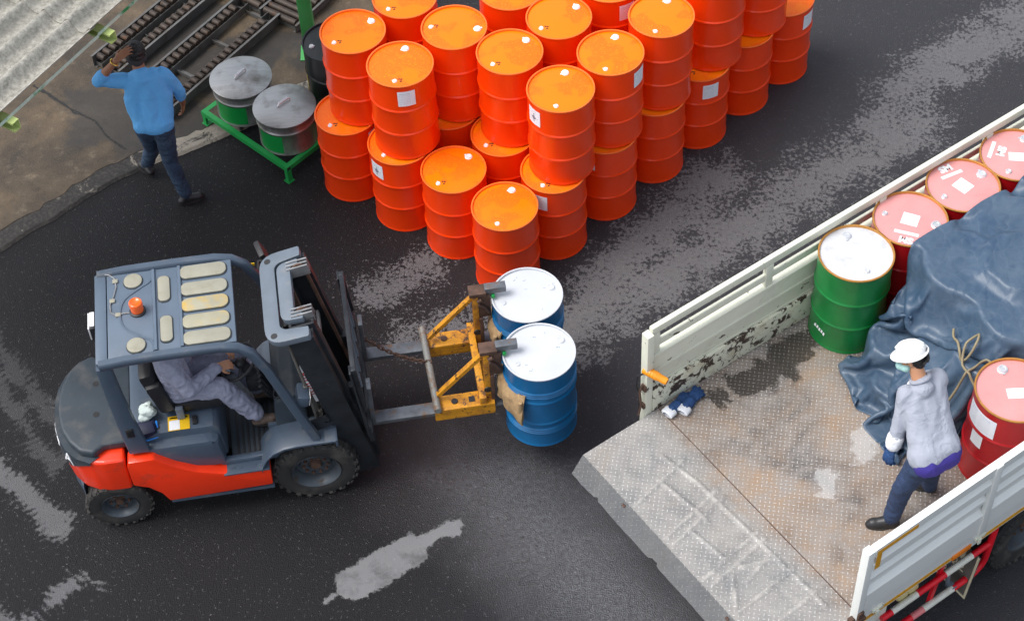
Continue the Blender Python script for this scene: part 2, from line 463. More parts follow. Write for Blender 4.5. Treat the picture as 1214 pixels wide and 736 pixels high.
    def ball(self, c, r, M=None, u=16, v=10):
        rr = bmesh.ops.create_uvsphere(self.bm, u_segments=u, v_segments=v, radius=1.0)
        r = (r, r, r) if isinstance(r, (int, float)) else r
        for q in rr['verts']:
            q.co = V((q.co.x * r[0] + c[0], q.co.y * r[1] + c[1], q.co.z * r[2] + c[2]))
        return self._fin(rr['verts'], M)
    def caps(self, p0, p1, r0, r1=None, n=12):
        """tapered capsule"""
        p0, p1 = V(p0), V(p1)
        r1 = r0 if r1 is None else r1
        d = p1 - p0
        L = max(d.length, 1e-5)
        if d.length < 1e-5:
            d = V((0, 0, 1e-5))
        A = Matrix.Translation(p0) @ d.to_track_quat('Z', 'Y').to_matrix().to_4x4()
        prof = [(r0 * cos(a), r0 * sin(a)) for a in (-pi / 2, -pi / 3, -pi / 6, 0)]
        prof += [(r1 * cos(a), L + r1 * sin(a)) for a in (0, pi / 6, pi / 3, pi / 2)]
        prof[0] = (0, -r0); prof[-1] = (0, L + r1)
        return self.lathe(prof, n, A)
    def join(self, me, M=None):
        k = len(self.bm.verts)
        self.bm.from_mesh(me)
        self.bm.verts.ensure_lookup_table()
        return self._fin(self.bm.verts[k:], M)
    def mesh(self, name, mats, smooth=35):
        me = bpy.data.meshes.new(name)
        bmesh.ops.recalc_face_normals(self.bm, faces=self.bm.faces)
        self.bm.to_mesh(me)
        self.bm.free()
        for m in (mats if isinstance(mats, (list, tuple)) else [mats]):
            me.materials.append(MT[m] if isinstance(m, str) else m)
        if smooth:
            for p in me.polygons:
                p.use_smooth = True
            me.set_sharp_from_angle(angle=radians(smooth))
        return me
    def out(self, name, mats, parent=None, smooth=35, M=None):
        return obj(name, self.mesh(name, mats, smooth), parent, M)

def obj(name, me, parent=None, M=None):
    o = bpy.data.objects.new(name, me)
    COL.objects.link(o)
    if parent is not None:
        o.parent = parent
    if M is not None:
        o.matrix_local = M
    return o

def tag(o, label=None, cat=None, group=None, kind=None):
    for k, v in (('label', label), ('category', cat), ('group', group), ('kind', kind)):
        if v:
            o[k] = v
    return o

def thing(name, label, cat, loc=(0, 0, 0), rz=0.0, group=None):
    o = bpy.data.objects.new(name, None)
    o.empty_display_size = 0.2
    COL.objects.link(o)
    o.location = loc
    o.rotation_euler = (0, 0, rz)
    return tag(o, label, cat, group)

TMP = bpy.data.scenes.new('workbench')            # modifiers and text are baked here, away from the finished objects
def baked(o):
    TMP.collection.objects.link(o)
    with bpy.context.temp_override(scene=TMP, view_layer=TMP.view_layers[0]):
        dg = bpy.context.evaluated_depsgraph_get()
        dg.update()
        me = bpy.data.meshes.new_from_object(o.evaluated_get(dg))
    bpy.data.objects.remove(o)
    return me

def text_mesh(s, size, ext=0.002, bold=0.0):
    cu = bpy.data.curves.new('lettering', 'FONT')
    cu.body = s
    cu.size = size
    cu.extrude = ext
    cu.offset = bold
    cu.align_x = 'CENTER'
    cu.align_y = 'CENTER'
    cu.resolution_u = 3
    o = bpy.data.objects.new('lettering', cu)
    return baked(o)

def remeshed(g, name, mats, voxel, smooth=2, parent=None, wr=0.0, wscale=14.0, wvec=(1, 1, 1), seed=0):
    """union of overlapping solids -> one continuous surface (voxel remesh), relaxed, with optional cloth folds"""
    me0 = bpy.data.meshes.new('tmp')
    bmesh.ops.recalc_face_normals(g.bm, faces=g.bm.faces)
    g.bm.to_mesh(me0); g.bm.free()
    o = bpy.data.objects.new('tmp', me0)
    md = o.modifiers.new('r', 'REMESH')
    md.mode = 'VOXEL'
    md.voxel_size = voxel
    if smooth:
        ms = o.modifiers.new('s', 'SMOOTH')
        ms.factor = 0.6
        ms.iterations = smooth
    me = baked(o)
    me.name = name
    if wr:
        nrm = [v.normal.copy() for v in me.vertices]
        for v in me.vertices:
            q = V((v.co.x * wvec[0], v.co.y * wvec[1], v.co.z * wvec[2])) * wscale + V((seed, seed * 2, 0))
            a = noise.noise(q) + 0.5 * noise.noise(q * 2.1)
            a = 1 - abs(a) * 2.2
            v.co += nrm[v.index] * (wr * a)
    me.materials.clear()
    for m in (mats if isinstance(mats, (list, tuple)) else [mats]):
        me.materials.append(MT[m])
    for p in me.polygons:
        p.use_smooth = True
    return obj(name, me, parent)

# frames --------------------------------------------------------------
TA = radians(33)                      # truck axis
TX, TY, DECK = 1.03, 8.58, 1.077
def tw(a, b, z=0.0):                  # truck coordinates (a along the bed, b across it) -> world
    return V((TX + a * cos(TA) + b * sin(TA), TY + a * sin(TA) - b * cos(TA), z))
FA = radians(6.3)                     # forklift axis
FX, FY = -1.7266, 9.2172
def fwd(x, y, z=0.0):
    return V((FX + x * cos(FA) - y * sin(FA), FY + x * sin(FA) + y * cos(FA), z))

# ================================================================== SETTING: ground
def cap_dist(t, P, a, b):
    fl = nd(t, 'ShaderNodeVectorMath', operation='MULTIPLY')
    lk(t, P, fl.inputs[0]); fl.inputs[1].default_value = (1, 1, 0)
    s = nd(t, 'ShaderNodeVectorMath', operation='SUBTRACT')
    lk(t, fl.outputs[0], s.inputs[0]); s.inputs[1].default_value = (a[0], a[1], 0)
    ba = (b[0] - a[0], b[1] - a[1], 0)
    d = nd(t, 'ShaderNodeVectorMath', operation='DOT_PRODUCT')
    lk(t, s.outputs[0], d.inputs[0]); d.inputs[1].default_value = ba
    L = ba[0] ** 2 + ba[1] ** 2
    h = math_(t, 'MULTIPLY', d.outputs['Value'], 1.0 / L, True)
    sc = nd(t, 'ShaderNodeVectorMath', operation='SCALE')
    sc.inputs[0].default_value = ba; lk(t, h, sc.inputs['Scale'])
    e = nd(t, 'ShaderNodeVectorMath', operation='SUBTRACT')
    lk(t, s.outputs[0], e.inputs[0]); lk(t, sc.outputs[0], e.inputs[1])
    l = nd(t, 'ShaderNodeVectorMath', operation='LENGTH')
    lk(t, e.outputs[0], l.inputs[0])
    return l.outputs['Value']

def ground_mat():
    m, t, p = newmat('wet_asphalt')
    P = coords(t, False)
    big = noi(t, P, 0.55, 4)
    med = noi(t, P, 3.2, 7, 0.68, 0.3)
    fin = noi(t, P, 26, 6, 0.75)
    gr = noi(t, P, 110, 4, 0.8)
    vor = nd(t, 'ShaderNodeTexVoronoi', Scale=115.0)
    lk(t, P, vor.inputs['Vector'])
    c = mix(t, ramp(t, gr, 0.32, 0.7), (0.0045, 0.0045, 0.0055), (0.021, 0.021, 0.024))
    c = mix(t, ramp(t, big, 0.35, 0.65), mix(t, 0.45, c, (0.012, 0.011, 0.012)), c)
    # the open yard on the right is paler than the left
    sx = nd(t, 'ShaderNodeSeparateXYZ'); lk(t, P, sx.inputs[0])
    right = ramp(t, math_(t, 'MULTIPLY_ADD', med, 1.6), 0.0, 1.0)
    t.nodes[-2].inputs[2].default_value = 0
    xr = nd(t, 'ShaderNodeMapRange', interpolation_type='SMOOTHSTEP'); lk(t, sx.outputs[0], xr.inputs[0])
    xr.inputs[1].default_value = -1.4; xr.inputs[2].default_value = 1.6
    c = mix(t, math_(t, 'MULTIPLY', xr.outputs[0], 0.75), c, mix(t, gr, (0.018, 0.018, 0.022), (0.072, 0.072, 0.080)))
    # drying films: pale dusty patches with ragged edges, in two streaks and round the pile
    def streak(segs, r, soft, lo):
        d = None
        for a, b in segs:
            q = cap_dist(t, P, a, b)
            d = q if d is None else math_(t, 'MINIMUM', d, q)
        k = nd(t, 'ShaderNodeMapRange'); lk(t, d, k.inputs[0])
        k.inputs[1].default_value = r; k.inputs[2].default_value = r + soft
        k.inputs[3].default_value = 0.5; k.inputs[4].default_value = -0.5
        s = math_(t, 'ADD', math_(t, 'ADD', k.outputs[0], math_(t, 'MULTIPLY', math_(t, 'SUBTRACT', med, 0.5), 1.7)),
                  math_(t, 'MULTIPLY', math_(t, 'SUBTRACT', fin, 0.5), 3.0))
        return ramp(t, s, lo, lo + 0.07)
    dry = streak([((0.2, 10.05), (1.5, 10.9)), ((1.5, 10.9), (3.3, 12.2)), ((3.2, 12.1), (3.9, 12.5)), ((3.9, 13.0), (5.6, 14.2)), ((0.75, 10.75), (2.0, 12.0))], 0.08, 0.65, 0.22)
    dry2 = streak([((-1.25, 10.9), (-0.75, 11.1)), ((-0.9, 10.3), (-0.3, 10.55)), ((3.5, 12.5), (4.3, 13.4))], 0.1, 0.5, 0.36)
    dm = math_(t, 'MAXIMUM', dry, dry2)
    c = mix(t, math_(t, 'MULTIPLY', dm, 0.85), c, mix(t, fin, (0.095, 0.094, 0.100), (0.20, 0.196, 0.200)))
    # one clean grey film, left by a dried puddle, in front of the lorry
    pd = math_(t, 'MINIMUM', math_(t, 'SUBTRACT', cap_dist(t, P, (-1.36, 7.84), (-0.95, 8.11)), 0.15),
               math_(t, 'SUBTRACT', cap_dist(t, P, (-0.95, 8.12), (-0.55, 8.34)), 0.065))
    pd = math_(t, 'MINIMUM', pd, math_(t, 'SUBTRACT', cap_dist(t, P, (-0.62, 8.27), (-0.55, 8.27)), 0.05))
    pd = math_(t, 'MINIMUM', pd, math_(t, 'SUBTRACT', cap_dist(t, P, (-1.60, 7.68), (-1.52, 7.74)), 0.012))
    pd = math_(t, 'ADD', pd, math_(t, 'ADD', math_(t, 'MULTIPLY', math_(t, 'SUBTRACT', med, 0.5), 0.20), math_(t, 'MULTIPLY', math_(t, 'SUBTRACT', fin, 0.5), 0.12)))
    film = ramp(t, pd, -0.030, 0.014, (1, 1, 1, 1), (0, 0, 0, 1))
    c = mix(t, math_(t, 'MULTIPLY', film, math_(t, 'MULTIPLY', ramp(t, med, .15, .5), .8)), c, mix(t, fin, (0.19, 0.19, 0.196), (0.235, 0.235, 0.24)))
    # dusty tyre tracks at the left: lug prints across each track
    for a, b, wd, lev in (((-4.9, 11.0), (-3.75, 9.3), 0.13, 0.055), ((-4.85, 10.55), (-3.9, 9.15), 0.13, 0.06), ((-4.7, 9.45), (-3.75, 8.5), 0.15, 0.135),
                          ((-4.15, 7.4), (-3.62, 8.02), 0.12, 0.14), ((-4.6, 8.25), (-4.1, 7.65), 0.10, 0.12), ((-3.5, 7.5), (-3.42, 7.95), 0.05, 0.13)):
        dd = cap_dist(t, P, a, b)
        L = hypot(b[0] - a[0], b[1] - a[1])
        dt = nd(t, 'ShaderNodeVectorMath', operation='DOT_PRODUCT')
        lk(t, P, dt.inputs[0]); dt.inputs[1].default_value = ((b[0] - a[0]) / L, (b[1] - a[1]) / L, 0)
        lug = math_(t, 'SINE', math_(t, 'ADD', math_(t, 'MULTIPLY', dt.outputs['Value'], 2 * pi / 0.062), math_(t, 'MULTIPLY', dd, 26.0)))
        s = math_(t, 'ADD', math_(t, 'MULTIPLY', math_(t, 'SUBTRACT', wd, dd), 7.0), math_(t, 'MULTIPLY', lug, 0.15))
        s = math_(t, 'ADD', s, math_(t, 'MULTIPLY', math_(t, 'SUBTRACT', med, 0.52), 4.2))
        s = math_(t, 'ADD', s, math_(t, 'MULTIPLY', math_(t, 'SUBTRACT', fin, 0.5), 2.4))
        c = mix(t, math_(t, 'MULTIPLY', ramp(t, s, 0.20, 0.62), 0.85), c, (lev, lev, lev * 1.04))
    sheen_tint = ramp(t, math_(t, 'ADD', cap_dist(t, P, (-0.15, 8.75), (0.75, 7.3)), math_(t, 'MULTIPLY', math_(t, 'SUBTRACT', med, 0.5), 0.9)), 0.05, 0.75, (1, 1, 1, 1), (0, 0, 0, 1))  # soft pale zone: the sky's sheen on wet ground, painted into the base colour
    c = mix(t, math_(t, 'MULTIPLY', sheen_tint, math_(t, 'MULTIPLY', ramp(t, fin, .35, .62), 0.75)), c, (0.105, 0.112, 0.125))
    # pale stone chips in the asphalt
    chip = math_(t, 'MULTIPLY', math_(t, 'LESS_THAN', vor.outputs['Distance'], 0.27), math_(t, 'GREATER_THAN', noi(t, P, 31, 2), 0.62))
    c = mix(t, math_(t, 'MULTIPLY', chip, 0.7), c, (0.33, 0.325, 0.32))
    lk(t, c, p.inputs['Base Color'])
    # wet sheen
    wet = ramp(t, math_(t, 'ADD', cap_dist(t, P, (-0.7, 8.9), (0.9, 7.3)), math_(t, 'MULTIPLY', math_(t, 'SUBTRACT', big, 0.5), 0.9)), 0.1, 0.75, (1, 1, 1, 1), (0, 0, 0, 1))
    r = math_(t, 'MULTIPLY_ADD', wet, -0.30); t.nodes[-1].inputs[2].default_value = 0.54
    r = math_(t, 'ADD', r, math_(t, 'MULTIPLY', math_(t, 'MAXIMUM', dm, film), 0.28))
    r = math_(t, 'ADD', r, math_(t, 'MULTIPLY', math_(t, 'SUBTRACT', big, 0.5), 0.35))
    lk(t, r, p.inputs['Roughness'])
    sp = math_(t, 'MULTIPLY_ADD', wet, 0.55); t.nodes[-1].inputs[2].default_value = 0.22
    lk(t, sp, p.inputs['Specular IOR Level'])
    h = math_(t, 'ADD', math_(t, 'MULTIPLY', gr, 0.5), math_(t, 'MULTIPLY', vor.outputs['Distance'], 0.5))
    h = math_(t, 'MULTIPLY', h, math_(t, 'SUBTRACT', 1.0, math_(t, 'MULTIPLY', film, 0.8)))
    bump(t, p, h, 0.9, 0.012)
    return m
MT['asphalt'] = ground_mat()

def concrete_mat():
    m, t, p = newmat('stained_concrete')
    P = coords(t, False)
    n1 = noi(t, P, 1.3, 6, 0.65, 0.4); n2 = noi(t, P, 7, 7, 0.7); n3 = noi(t, P, 90, 3, 0.7)
    c = mix(t, ramp(t, n1, 0.35, 0.66), (0.030, 0.022, 0.014), (0.120, 0.083, 0.046))
    c = mix(t, ramp(t, n2, 0.55, 0.78), c, (0.018, 0.015, 0.012))
    c = mix(t, math_(t, 'MULTIPLY', ramp(t, n2, 0.44, 0.28), 0.6), c, (0.20, 0.155, 0.098))
    c = mix(t, math_(t, 'MULTIPLY', ramp(t, n3, 0.5, 0.75), 0.3), c, (0.25, 0.23, 0.2))
    # black oil round the conveyor, in blots
    blot = None
    for a, b, r in (((-3.9, 13.3), (-3.2, 13.1), 0.35), ((-2.9, 13.75), (-2.5, 14.1), 0.28), ((-2.0, 13.9), (-1.85, 14.1), 0.12), ((-3.3, 14.2), (-3.0, 14.6), 0.3)):
        q = math_(t, 'SUBTRACT', cap_dist(t, P, a, b), r)
        blot = q if blot is None else math_(t, 'MINIMUM', blot, q)
    blot = math_(t, 'ADD', blot, math_(t, 'MULTIPLY', math_(t, 'SUBTRACT', n1, 0.5), 0.9))
    blot = math_(t, 'ADD', blot, math_(t, 'MULTIPLY', math_(t, 'SUBTRACT', n2, 0.5), 0.35))
    c = mix(t, math_(t, 'MULTIPLY', ramp(t, blot, -0.12, 0.10, (1, 1, 1, 1), (0, 0, 0, 1)), 0.8), c, (0.030, 0.028, 0.026))
    # crack
    crk = None
    for a, b in (((-4.62, 13.77), (-4.42, 13.6)), ((-4.42, 13.6), (-4.16, 13.36)), ((-4.16, 13.36), (-3.95, 13.22)), ((-3.95, 13.22), (-3.82, 13.0)), ((-3.82, 13.0), (-3.63, 12.82))):
        q = cap_dist(t, P, a, b)
        crk = q if crk is None else math_(t, 'MINIMUM', crk, q)
    crk = math_(t, 'ADD', crk, math_(t, 'MULTIPLY', math_(t, 'SUBTRACT', n2, 0.5), 0.10))
    line = ramp(t, math_(t, 'ABSOLUTE', crk), 0.008, 0.016, (1, 1, 1, 1), (0, 0, 0, 1))
    c = mix(t, line, c, (0.012, 0.011, 0.010))
    lk(t, c, p.inputs['Base Color'])
    r = math_(t, 'MULTIPLY_ADD', n2, 0.4); t.nodes[-1].inputs[2].default_value = 0.5
    lk(t, r, p.inputs['Roughness'])
    h = math_(t, 'SUBTRACT', math_(t, 'ADD', math_(t, 'MULTIPLY', n2, 0.7), math_(t, 'MULTIPLY', n3, 0.25)), math_(t, 'MULTIPLY', line, 0.8))
    bump(t, p, h, 0.5, 0.02)
    return m
MT['concrete'] = concrete_mat()

def kerb_mat():
    m, t, p = newmat('broken_kerb_concrete')
    P = coords(t, False)
    n1 = noi(t, P, 4.0, 7, 0.7, 0.6); n2 = noi(t, P, 30, 5, 0.7)
    sx = nd(t, 'ShaderNodeSeparateXYZ'); lk(t, P, sx.inputs[0])
    xr = nd(t, 'ShaderNodeMapRange'); lk(t, sx.outputs[0], xr.inputs[0])
    xr.inputs[1].default_value = -3.75; xr.inputs[2].default_value = -3.05
    s = math_(t, 'ADD', n1, math_(t, 'MULTIPLY', xr.outputs[0], 0.22))
    c = mix(t, ramp(t, s, 0.61, 0.67), (0.020, 0.018, 0.017), (0.30, 0.27, 0.22))
    c = mix(t, math_(t, 'MULTIPLY', ramp(t, n2, 0.45, 0.7), 0.5), c, (0.10, 0.09, 0.075))
    lk(t, c, p.inputs['Base Color']); p.inputs['Roughness'].default_value = 0.75
    bump(t, p, math_(t, 'ADD', n1, math_(t, 'MULTIPLY', n2, 0.3)), 0.6, 0.03)
    return m
MT['kerb'] = kerb_mat()

g = G()
S = 160
vs = [g.bm.verts.new(c) for c in ((-S, -S, 0), (S, -S, 0), (S, S, 0), (-S, S, 0))]
g.bm.faces.new(vs)
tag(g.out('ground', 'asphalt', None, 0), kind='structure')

edge = [(-9.0, 8.0), (-6.2, 10.33), (-4.68, 11.60), (-4.25, 11.93), (-3.89, 12.25), (-3.47, 12.55), (-3.08, 12.72), (-2.71, 12.89), (-2.2, 13.2), (-1.7, 13.5), (-1.1, 14.2), (-0.6, 15.4), (0.0, 19.0)]
def refine(pl, k, amp):
    o = []
    for (x0, y0), (x1, y1) in zip(pl[:-1], pl[1:]):
        for i in range(k):
            f = i / k
            o.append((x0 + (x1 - x0) * f + RND.uniform(-amp, amp), y0 + (y1 - y0) * f + RND.uniform(-amp, amp)))
    return o + [pl[-1]]
e1 = refine(edge, 5, 0.015)
inner = [(x - 0.13 + RND.uniform(-.02, .02), y + 0.16 + RND.uniform(-.02, .02)) for x, y in e1]
g = G()
g.prism([(-9.2, 8.3)] + inner[1:] + [(-9.2, 19)], -0.05, 0.034)
tag(g.out('concrete_floor', 'concrete', None, 0), kind='structure')
g = G()
bm = g.bm
ra = [bm.verts.new((x, y, 0.004)) for x, y in e1]
rb = [bm.verts.new((x - .02, y + .025, 0.026)) for x, y in e1]
rc = [bm.verts.new((x, y, 0.030)) for x, y in inner]
rd = [bm.verts.new((x - .01, y + .012, -0.02)) for x, y in inner]
for A, B in ((ra, rb), (rb, rc), (rc, rd)):
    for i in range(len(A) - 1):
        bm.faces.new((A[i], A[i + 1], B[i + 1], B[i]))
tag(g.out('kerb', 'kerb', None, 0), kind='structure')

# ================================================================== DRUMS
RIM, HD = 0.2925, 0.879
def body_profile(kind='plain'):
    pr = [(0, 0.014), (0.274, 0.014), (0.276, 0.0), (0.2905, 0.0), (0.2925, 0.004), (0.2925, 0.012), (0.2875, 0.019), (0.286, 0.03)]
    def hoop(z):
        return [(0.2855, z - 0.021), (0.2865, z - 0.016), (0.2940, z - 0.007), (0.2958, z), (0.2940, z + 0.007), (0.2865, z + 0.016), (0.2855, z + 0.021)]
    def ridges(z):
        o = []
        for i in range(3):
            q = z + i * 0.026
            o += [(0.2850, q - 0.012), (0.2855, q - 0.007), (0.2945, q), (0.2855, q + 0.007), (0.2850, q + 0.012)]
        return o
    if kind == 'ridged':
        pr += ridges(0.175) + hoop(0.295) + hoop(0.565) + ridges(0.635)
    else:
        pr += hoop(0.295) + hoop(0.575)
    pr += [(0.286, 0.84), (0.2868, 0.858), (0.2890, 0.8650)]
    return pr
def rim_mesh(m):
    g = G()
    g.lathe([(0.2885, 0.8651), (0.2925, 0.868), (0.2925, 0.8765), (0.2905, 0.879), (0.2805, 0.879), (0.2785, 0.8765), (0.2785, 0.858), (0.2800, 0.857)], 56)
    return g.mesh('rim', m)
def lid_mesh(m):
    g = G()
    g.lathe([(0, 0.8665), (0.205, 0.8660), (0.218, 0.8640), (0.2600, 0.8635), (0.2790, 0.8600)], 56)
    return g.mesh('lid', m)
def body_mesh(m, kind='plain', dents=0, seed=0):
    g = G()
    g.lathe(body_profile(kind), 56)
    rr = random.Random(seed)
    for _ in range(dents):
        a, z, s, d = rr.uniform(0, 2 * pi), rr.choice((0.15, 0.43, 0.70)) + rr.uniform(-.05, .05), rr.uniform(0.05, 0.11), rr.uniform(0.004, 0.010)
        c = V((0.286 * cos(a), 0.286 * sin(a), z))
        for v in g.bm.verts:
            q = (v.co - c).length
            if q < s and v.co.xy.length > 0.27:
                k = d * (0.5 + 0.5 * cos(pi * q / s))
                v.co.x -= cos(a) * k; v.co.y -= sin(a) * k
    return g.mesh('body', m, 62)
def cap_mesh(m, r, h):
    g = G()
    n = 18
    g.lathe([(r * 1.12, 0), (r * 1.10, h * .35), (r * .95, h * .5), (r * .90, h), (r * .62, h * 1.05), (r * .58, h * .8), (0, h * .8)], n)
    # torn crimp tab
    g.box((r * 1.15, 0, h * .4), (r * .5, r * .5, h * .35), R_('Z', 0.5))
    return g.mesh('bung', m, 40)
def marks_mesh():
    g = G()
    for x, y in ((0.042, 0.012), (0.060, -0.006), (0.048, -0.020)):
        g.box((x, y, 0), (0.019, 0.014, 0.0016), R_('Z', x * 9))
    return g.mesh('stamp', 'mark', 0)
def label_mesh(w0, z0, z1, diamond=False, mt='label'):
    """curved paper label, centred on the local -Y side"""
    g = G()
    bm = g.bm
    uvl = bm.loops.layers.uv.new('UVMap')
    def patch(pts_of, mi, r):
        pass
    N = 9
    A = w0 / 0.2885
    rows = [z0, (z0 + z1) / 2, z1]
    grid = [[bm.verts.new((0.2882 * sin(A * (i / (N - 1) - .5)), -0.2882 * cos(A * (i / (N - 1) - .5)), z)) for i in range(N)] for z in rows]
    for j in range(2):
        for i in range(N - 1):
            f = bm.faces.new((grid[j][i], grid[j][i + 1], grid[j + 1][i + 1], grid[j + 1][i]))
            for lp, (a, b) in zip(f.loops, ((i, j), (i + 1, j), (i + 1, j + 1), (i, j + 1))):
                lp[uvl].uv = (a / (N - 1), b / 2)
    if diamond:
        zc, rr_ = (z0 + z1) / 2 - 0.01, 0.048
        def cyl_pt(x, z, r):
            return bm.verts.new((r * sin(x / r), -r * cos(x / r), z))
        for q, mi in ((rr_, 1), (rr_ * .82, 0), (rr_ * .62, 1)):
            r = 0.2884 + (rr_ - q) * 0.02 + 0.0003
            f = bm.faces.new([cyl_pt(x, z, r) for x, z in ((0, zc - q), (q, zc), (0, zc + q), (-q, zc))])
            f.material_index = mi
    me = bpy.data.meshes.new('label')
    bm.normal_update()
    bm.to_mesh(me); bm.free()
    me.materials.append(MT[mt]); me.materials.append(MT['label_sub'])
    for p in me.polygons:
        p.use_smooth = True
    return me

OB = [body_mesh('orange', 'plain', k * 2, 11 + k) for k in range(4)]
ORIM = rim_mesh('rim_orange')
OLID = lid_mesh('orange_lid')
CAPB, CAPS = cap_mesh('cap_white', 0.031, 0.014), cap_mesh('cap_white', 0.019, 0.011)
MARK = marks_mesh()
LAB, LABD = label_mesh(0.155, 0.645, 0.815), label_mesh(0.15, 0.64, 0.81, True)
SCAPB, SCAPS = cap_mesh('silver', 0.036, 0.020), cap_mesh('silver', 0.021, 0.018)

def drum(x, y, z, label, group, body, rim, lid, ang, capb, caps_, lab=None, labang=0.0, stamp=True, spin=0.0, rcap=0.205):
    d = thing('steel_drum', label, 'drum', (x, y, z), 0, group)
    obj('body', body, d, R_('Z', spin))
    obj('rim', rim, d)
    obj('lid', lid, d)
    obj('bung', capb, d, T_(rcap * cos(ang), rcap * sin(ang), 0.864) @ R_('Z', ang * 2.3))
    obj('bung', caps_, d, T_(-rcap * cos(ang), -rcap * sin(ang), 0.864) @ R_('Z', ang * 1.7))
    if stamp:
        obj('stamp', MARK, d, T_(-rcap * cos(ang), -rcap * sin(ang), 0.8655) @ R_('Z', -0.15))
    if lab:
        obj('label', lab, d, R_('Z', labang))
    return d

UX, UY = 0.7393, 0.6727            # rows of the pile run along u and step back along v
KX, KY = -0.013, 10.998
def grid(u, v):
    return KX + (u * UX - v * UY) * 0.585, KY + (u * UY + v * UX) * 0.585
ORD = ['first', 'second', 'third', 'fourth', 'fifth', 'sixth', 'seventh']
ROW = ['outer right-hand row', 'second row', 'third row', 'back row by the pot stand']
GRP = 'orange steel drums stacked two high in the pile'
def pile(level, v, us, row, info, extra=None):
    lay = 'bottom' if level == 0 else 'top'
    for i, u in enumerate(us):
        a, la, lm = info.get(i, (radians(RND.choice((40, 45, 70, 75, 60))), 0, None))
        x, y = grid(u, v)
        feat = (extra or {}).get(i)
        lb = f'orange drum, {ORD[i]} from the front in the {ROW[row]}, {lay} layer'
        if feat:
            lb += ', ' + feat
        lb = lb if len(lb.split()) <= 16 else f'orange drum, {feat}, {ORD[i]} in {ROW[row]}, {lay} layer'
        drum(x, y, HD * level + 0.0005 + 0.001 * level, lb, GRP, OB[(i * 3 + row + level) % 4], ORIM, OLID, a, CAPB, CAPS, lm, la, spin=RND.uniform(0, 6), stamp=not (level == 1 and row == 0 or (i == 0 and row == 0)))
rd_ = radians
# bottom layer
pile(0, 0.0, [0, 1.03, 2.16, 3.27, 4.32, 5.38, 6.39], 0,
     {0: (rd_(70), 0, None), 1: (rd_(60), rd_(-30), LAB), 2: (rd_(50), rd_(-38), LAB), 3: (rd_(40), 0, None), 4: (rd_(55), rd_(17), LAB), 5: (rd_(50), 0, None), 6: (rd_(60), rd_(50), LAB)},
     {4: 'white label facing out', 6: 'white label at right'})
pile(0, 1.10, [0, 1.05, 2.2, 3.3, 4.4, 5.45], 1, {0: (rd_(48), 0, None), 1: (rd_(40), 0, None)})
pile(0, 2.12, [-0.16, 0.88, 2.2, 3.4], 2, {0: (rd_(45), rd_(-50), LABD), 1: (rd_(40), 0, None)}, {0: 'hazard label at left'})
pile(0, 3.20, [-0.30, 0.95], 3, {0: (rd_(45), rd_(58), LAB)})
# top layer
pile(1, 0.02, [1.24, 2.29, 3.40, 4.60, 5.69], 0,
     {0: (rd_(76), rd_(-56), LABD), 1: (rd_(74), rd_(56), LAB), 2: (rd_(70), 0, None), 3: (rd_(60), 0, None), 4: (rd_(60), 0, None)},
     {0: 'hazard label at left', 1: 'white label at right'})
pile(1, 1.12, [1.29, 2.33, 3.45, 4.55], 1, {0: (rd_(43), 0, None), 1: (rd_(38), 0, None), 2: (rd_(50), rd_(28), LAB)}, {2: 'white label facing out'})
pile(1, 2.11, [0, 1.10, 2.29], 2, {0: (rd_(77), rd_(9), LAB), 1: (rd_(-8), 0, None), 2: (rd_(30), 0, None)}, {0: 'white label facing out'})
pile(1, 3.16, [0, 1.06], 3, {0: (rd_(38), 0, None), 1: (rd_(45), 0, None)})

# blue drums in the grab, green and red drums on the lorry, black drum by the post
WLID = lid_mesh('white_lid'); WCB, WCS = cap_mesh('white_lid', 0.034, 0.012), cap_mesh('white_lid', 0.02, 0.010)
def scuffs(seed, n, r=0.21):
    g = G(); rr = random.Random(seed)
    for _ in range(n):
        a, q = rr.uniform(0, 6.28), r * sqrt(rr.random())
        for k in range(rr.choice((1, 2, 3))):
            g.box((q * cos(a) + k * 0.012, q * sin(a) + rr.uniform(-.008, .008), 0), (0.009, 0.004, 0.0005), R_('Z', 0.3))
    return g.mesh('scuff_marks', MT['scuff'], 0)
MT['scuff'] = mat('blue_grey_scuff', (0.10, 0.18, 0.30), 0.6)
BRIM = rim_mesh('white_lid')
for i, (fx, fy, lb) in enumerate(((1.899, -0.300, 'blue steel drum with white lid held in the grab, nearer the camera'),
                                  (1.899, 0.297, 'blue steel drum with white lid held in the grab, nearer the orange pile'))):
    p = fwd(fx, fy)
    d = drum(p.x, p.y, 0.312, lb, 'blue drums carried by the forklift', body_mesh('blue', 'ridged', 5, 31 + i), BRIM, WLID, rd_(32 if i == 0 else 20), WCB, WCS, stamp=False, spin=i * 1.3)
    tag(obj('scuff_marks', scuffs(3 + i, 6), d, T_(0, 0, 0.8672)), kind='stuff')
p = tw(1.749, 0.273)
GRIM, = (rim_mesh('gold_rim'),)
DLID = lid_mesh('lid_dirty')
d = drum(p.x, p.y, DECK + .001, 'green steel drum with scuffed white lid standing on the truck bed', None, body_mesh('green', 'plain', 6, 77), GRIM, DLID, rd_(105), SCAPB, SCAPS, stamp=False, rcap=0.19)
g = G(); g.box((0, 0, 0), (0.15, 0.085, 0.0014), R_('Z', -0.05)); g.out('lid_sticker', 'paper', d, 0, T_(0.01, 0.01, 0.8672))
g = G()
for k in range(5):
    g.box((k * 0.026 - 0.05, 0, 0.004 * (k % 2)), (0.017, 0.0012, 0.034), R_('Y', 0.2))
g.out('scuffed_print', 'paper', d, 0, R_('Z', rd_(-58)) @ T_(0, -0.2868, 0.165))

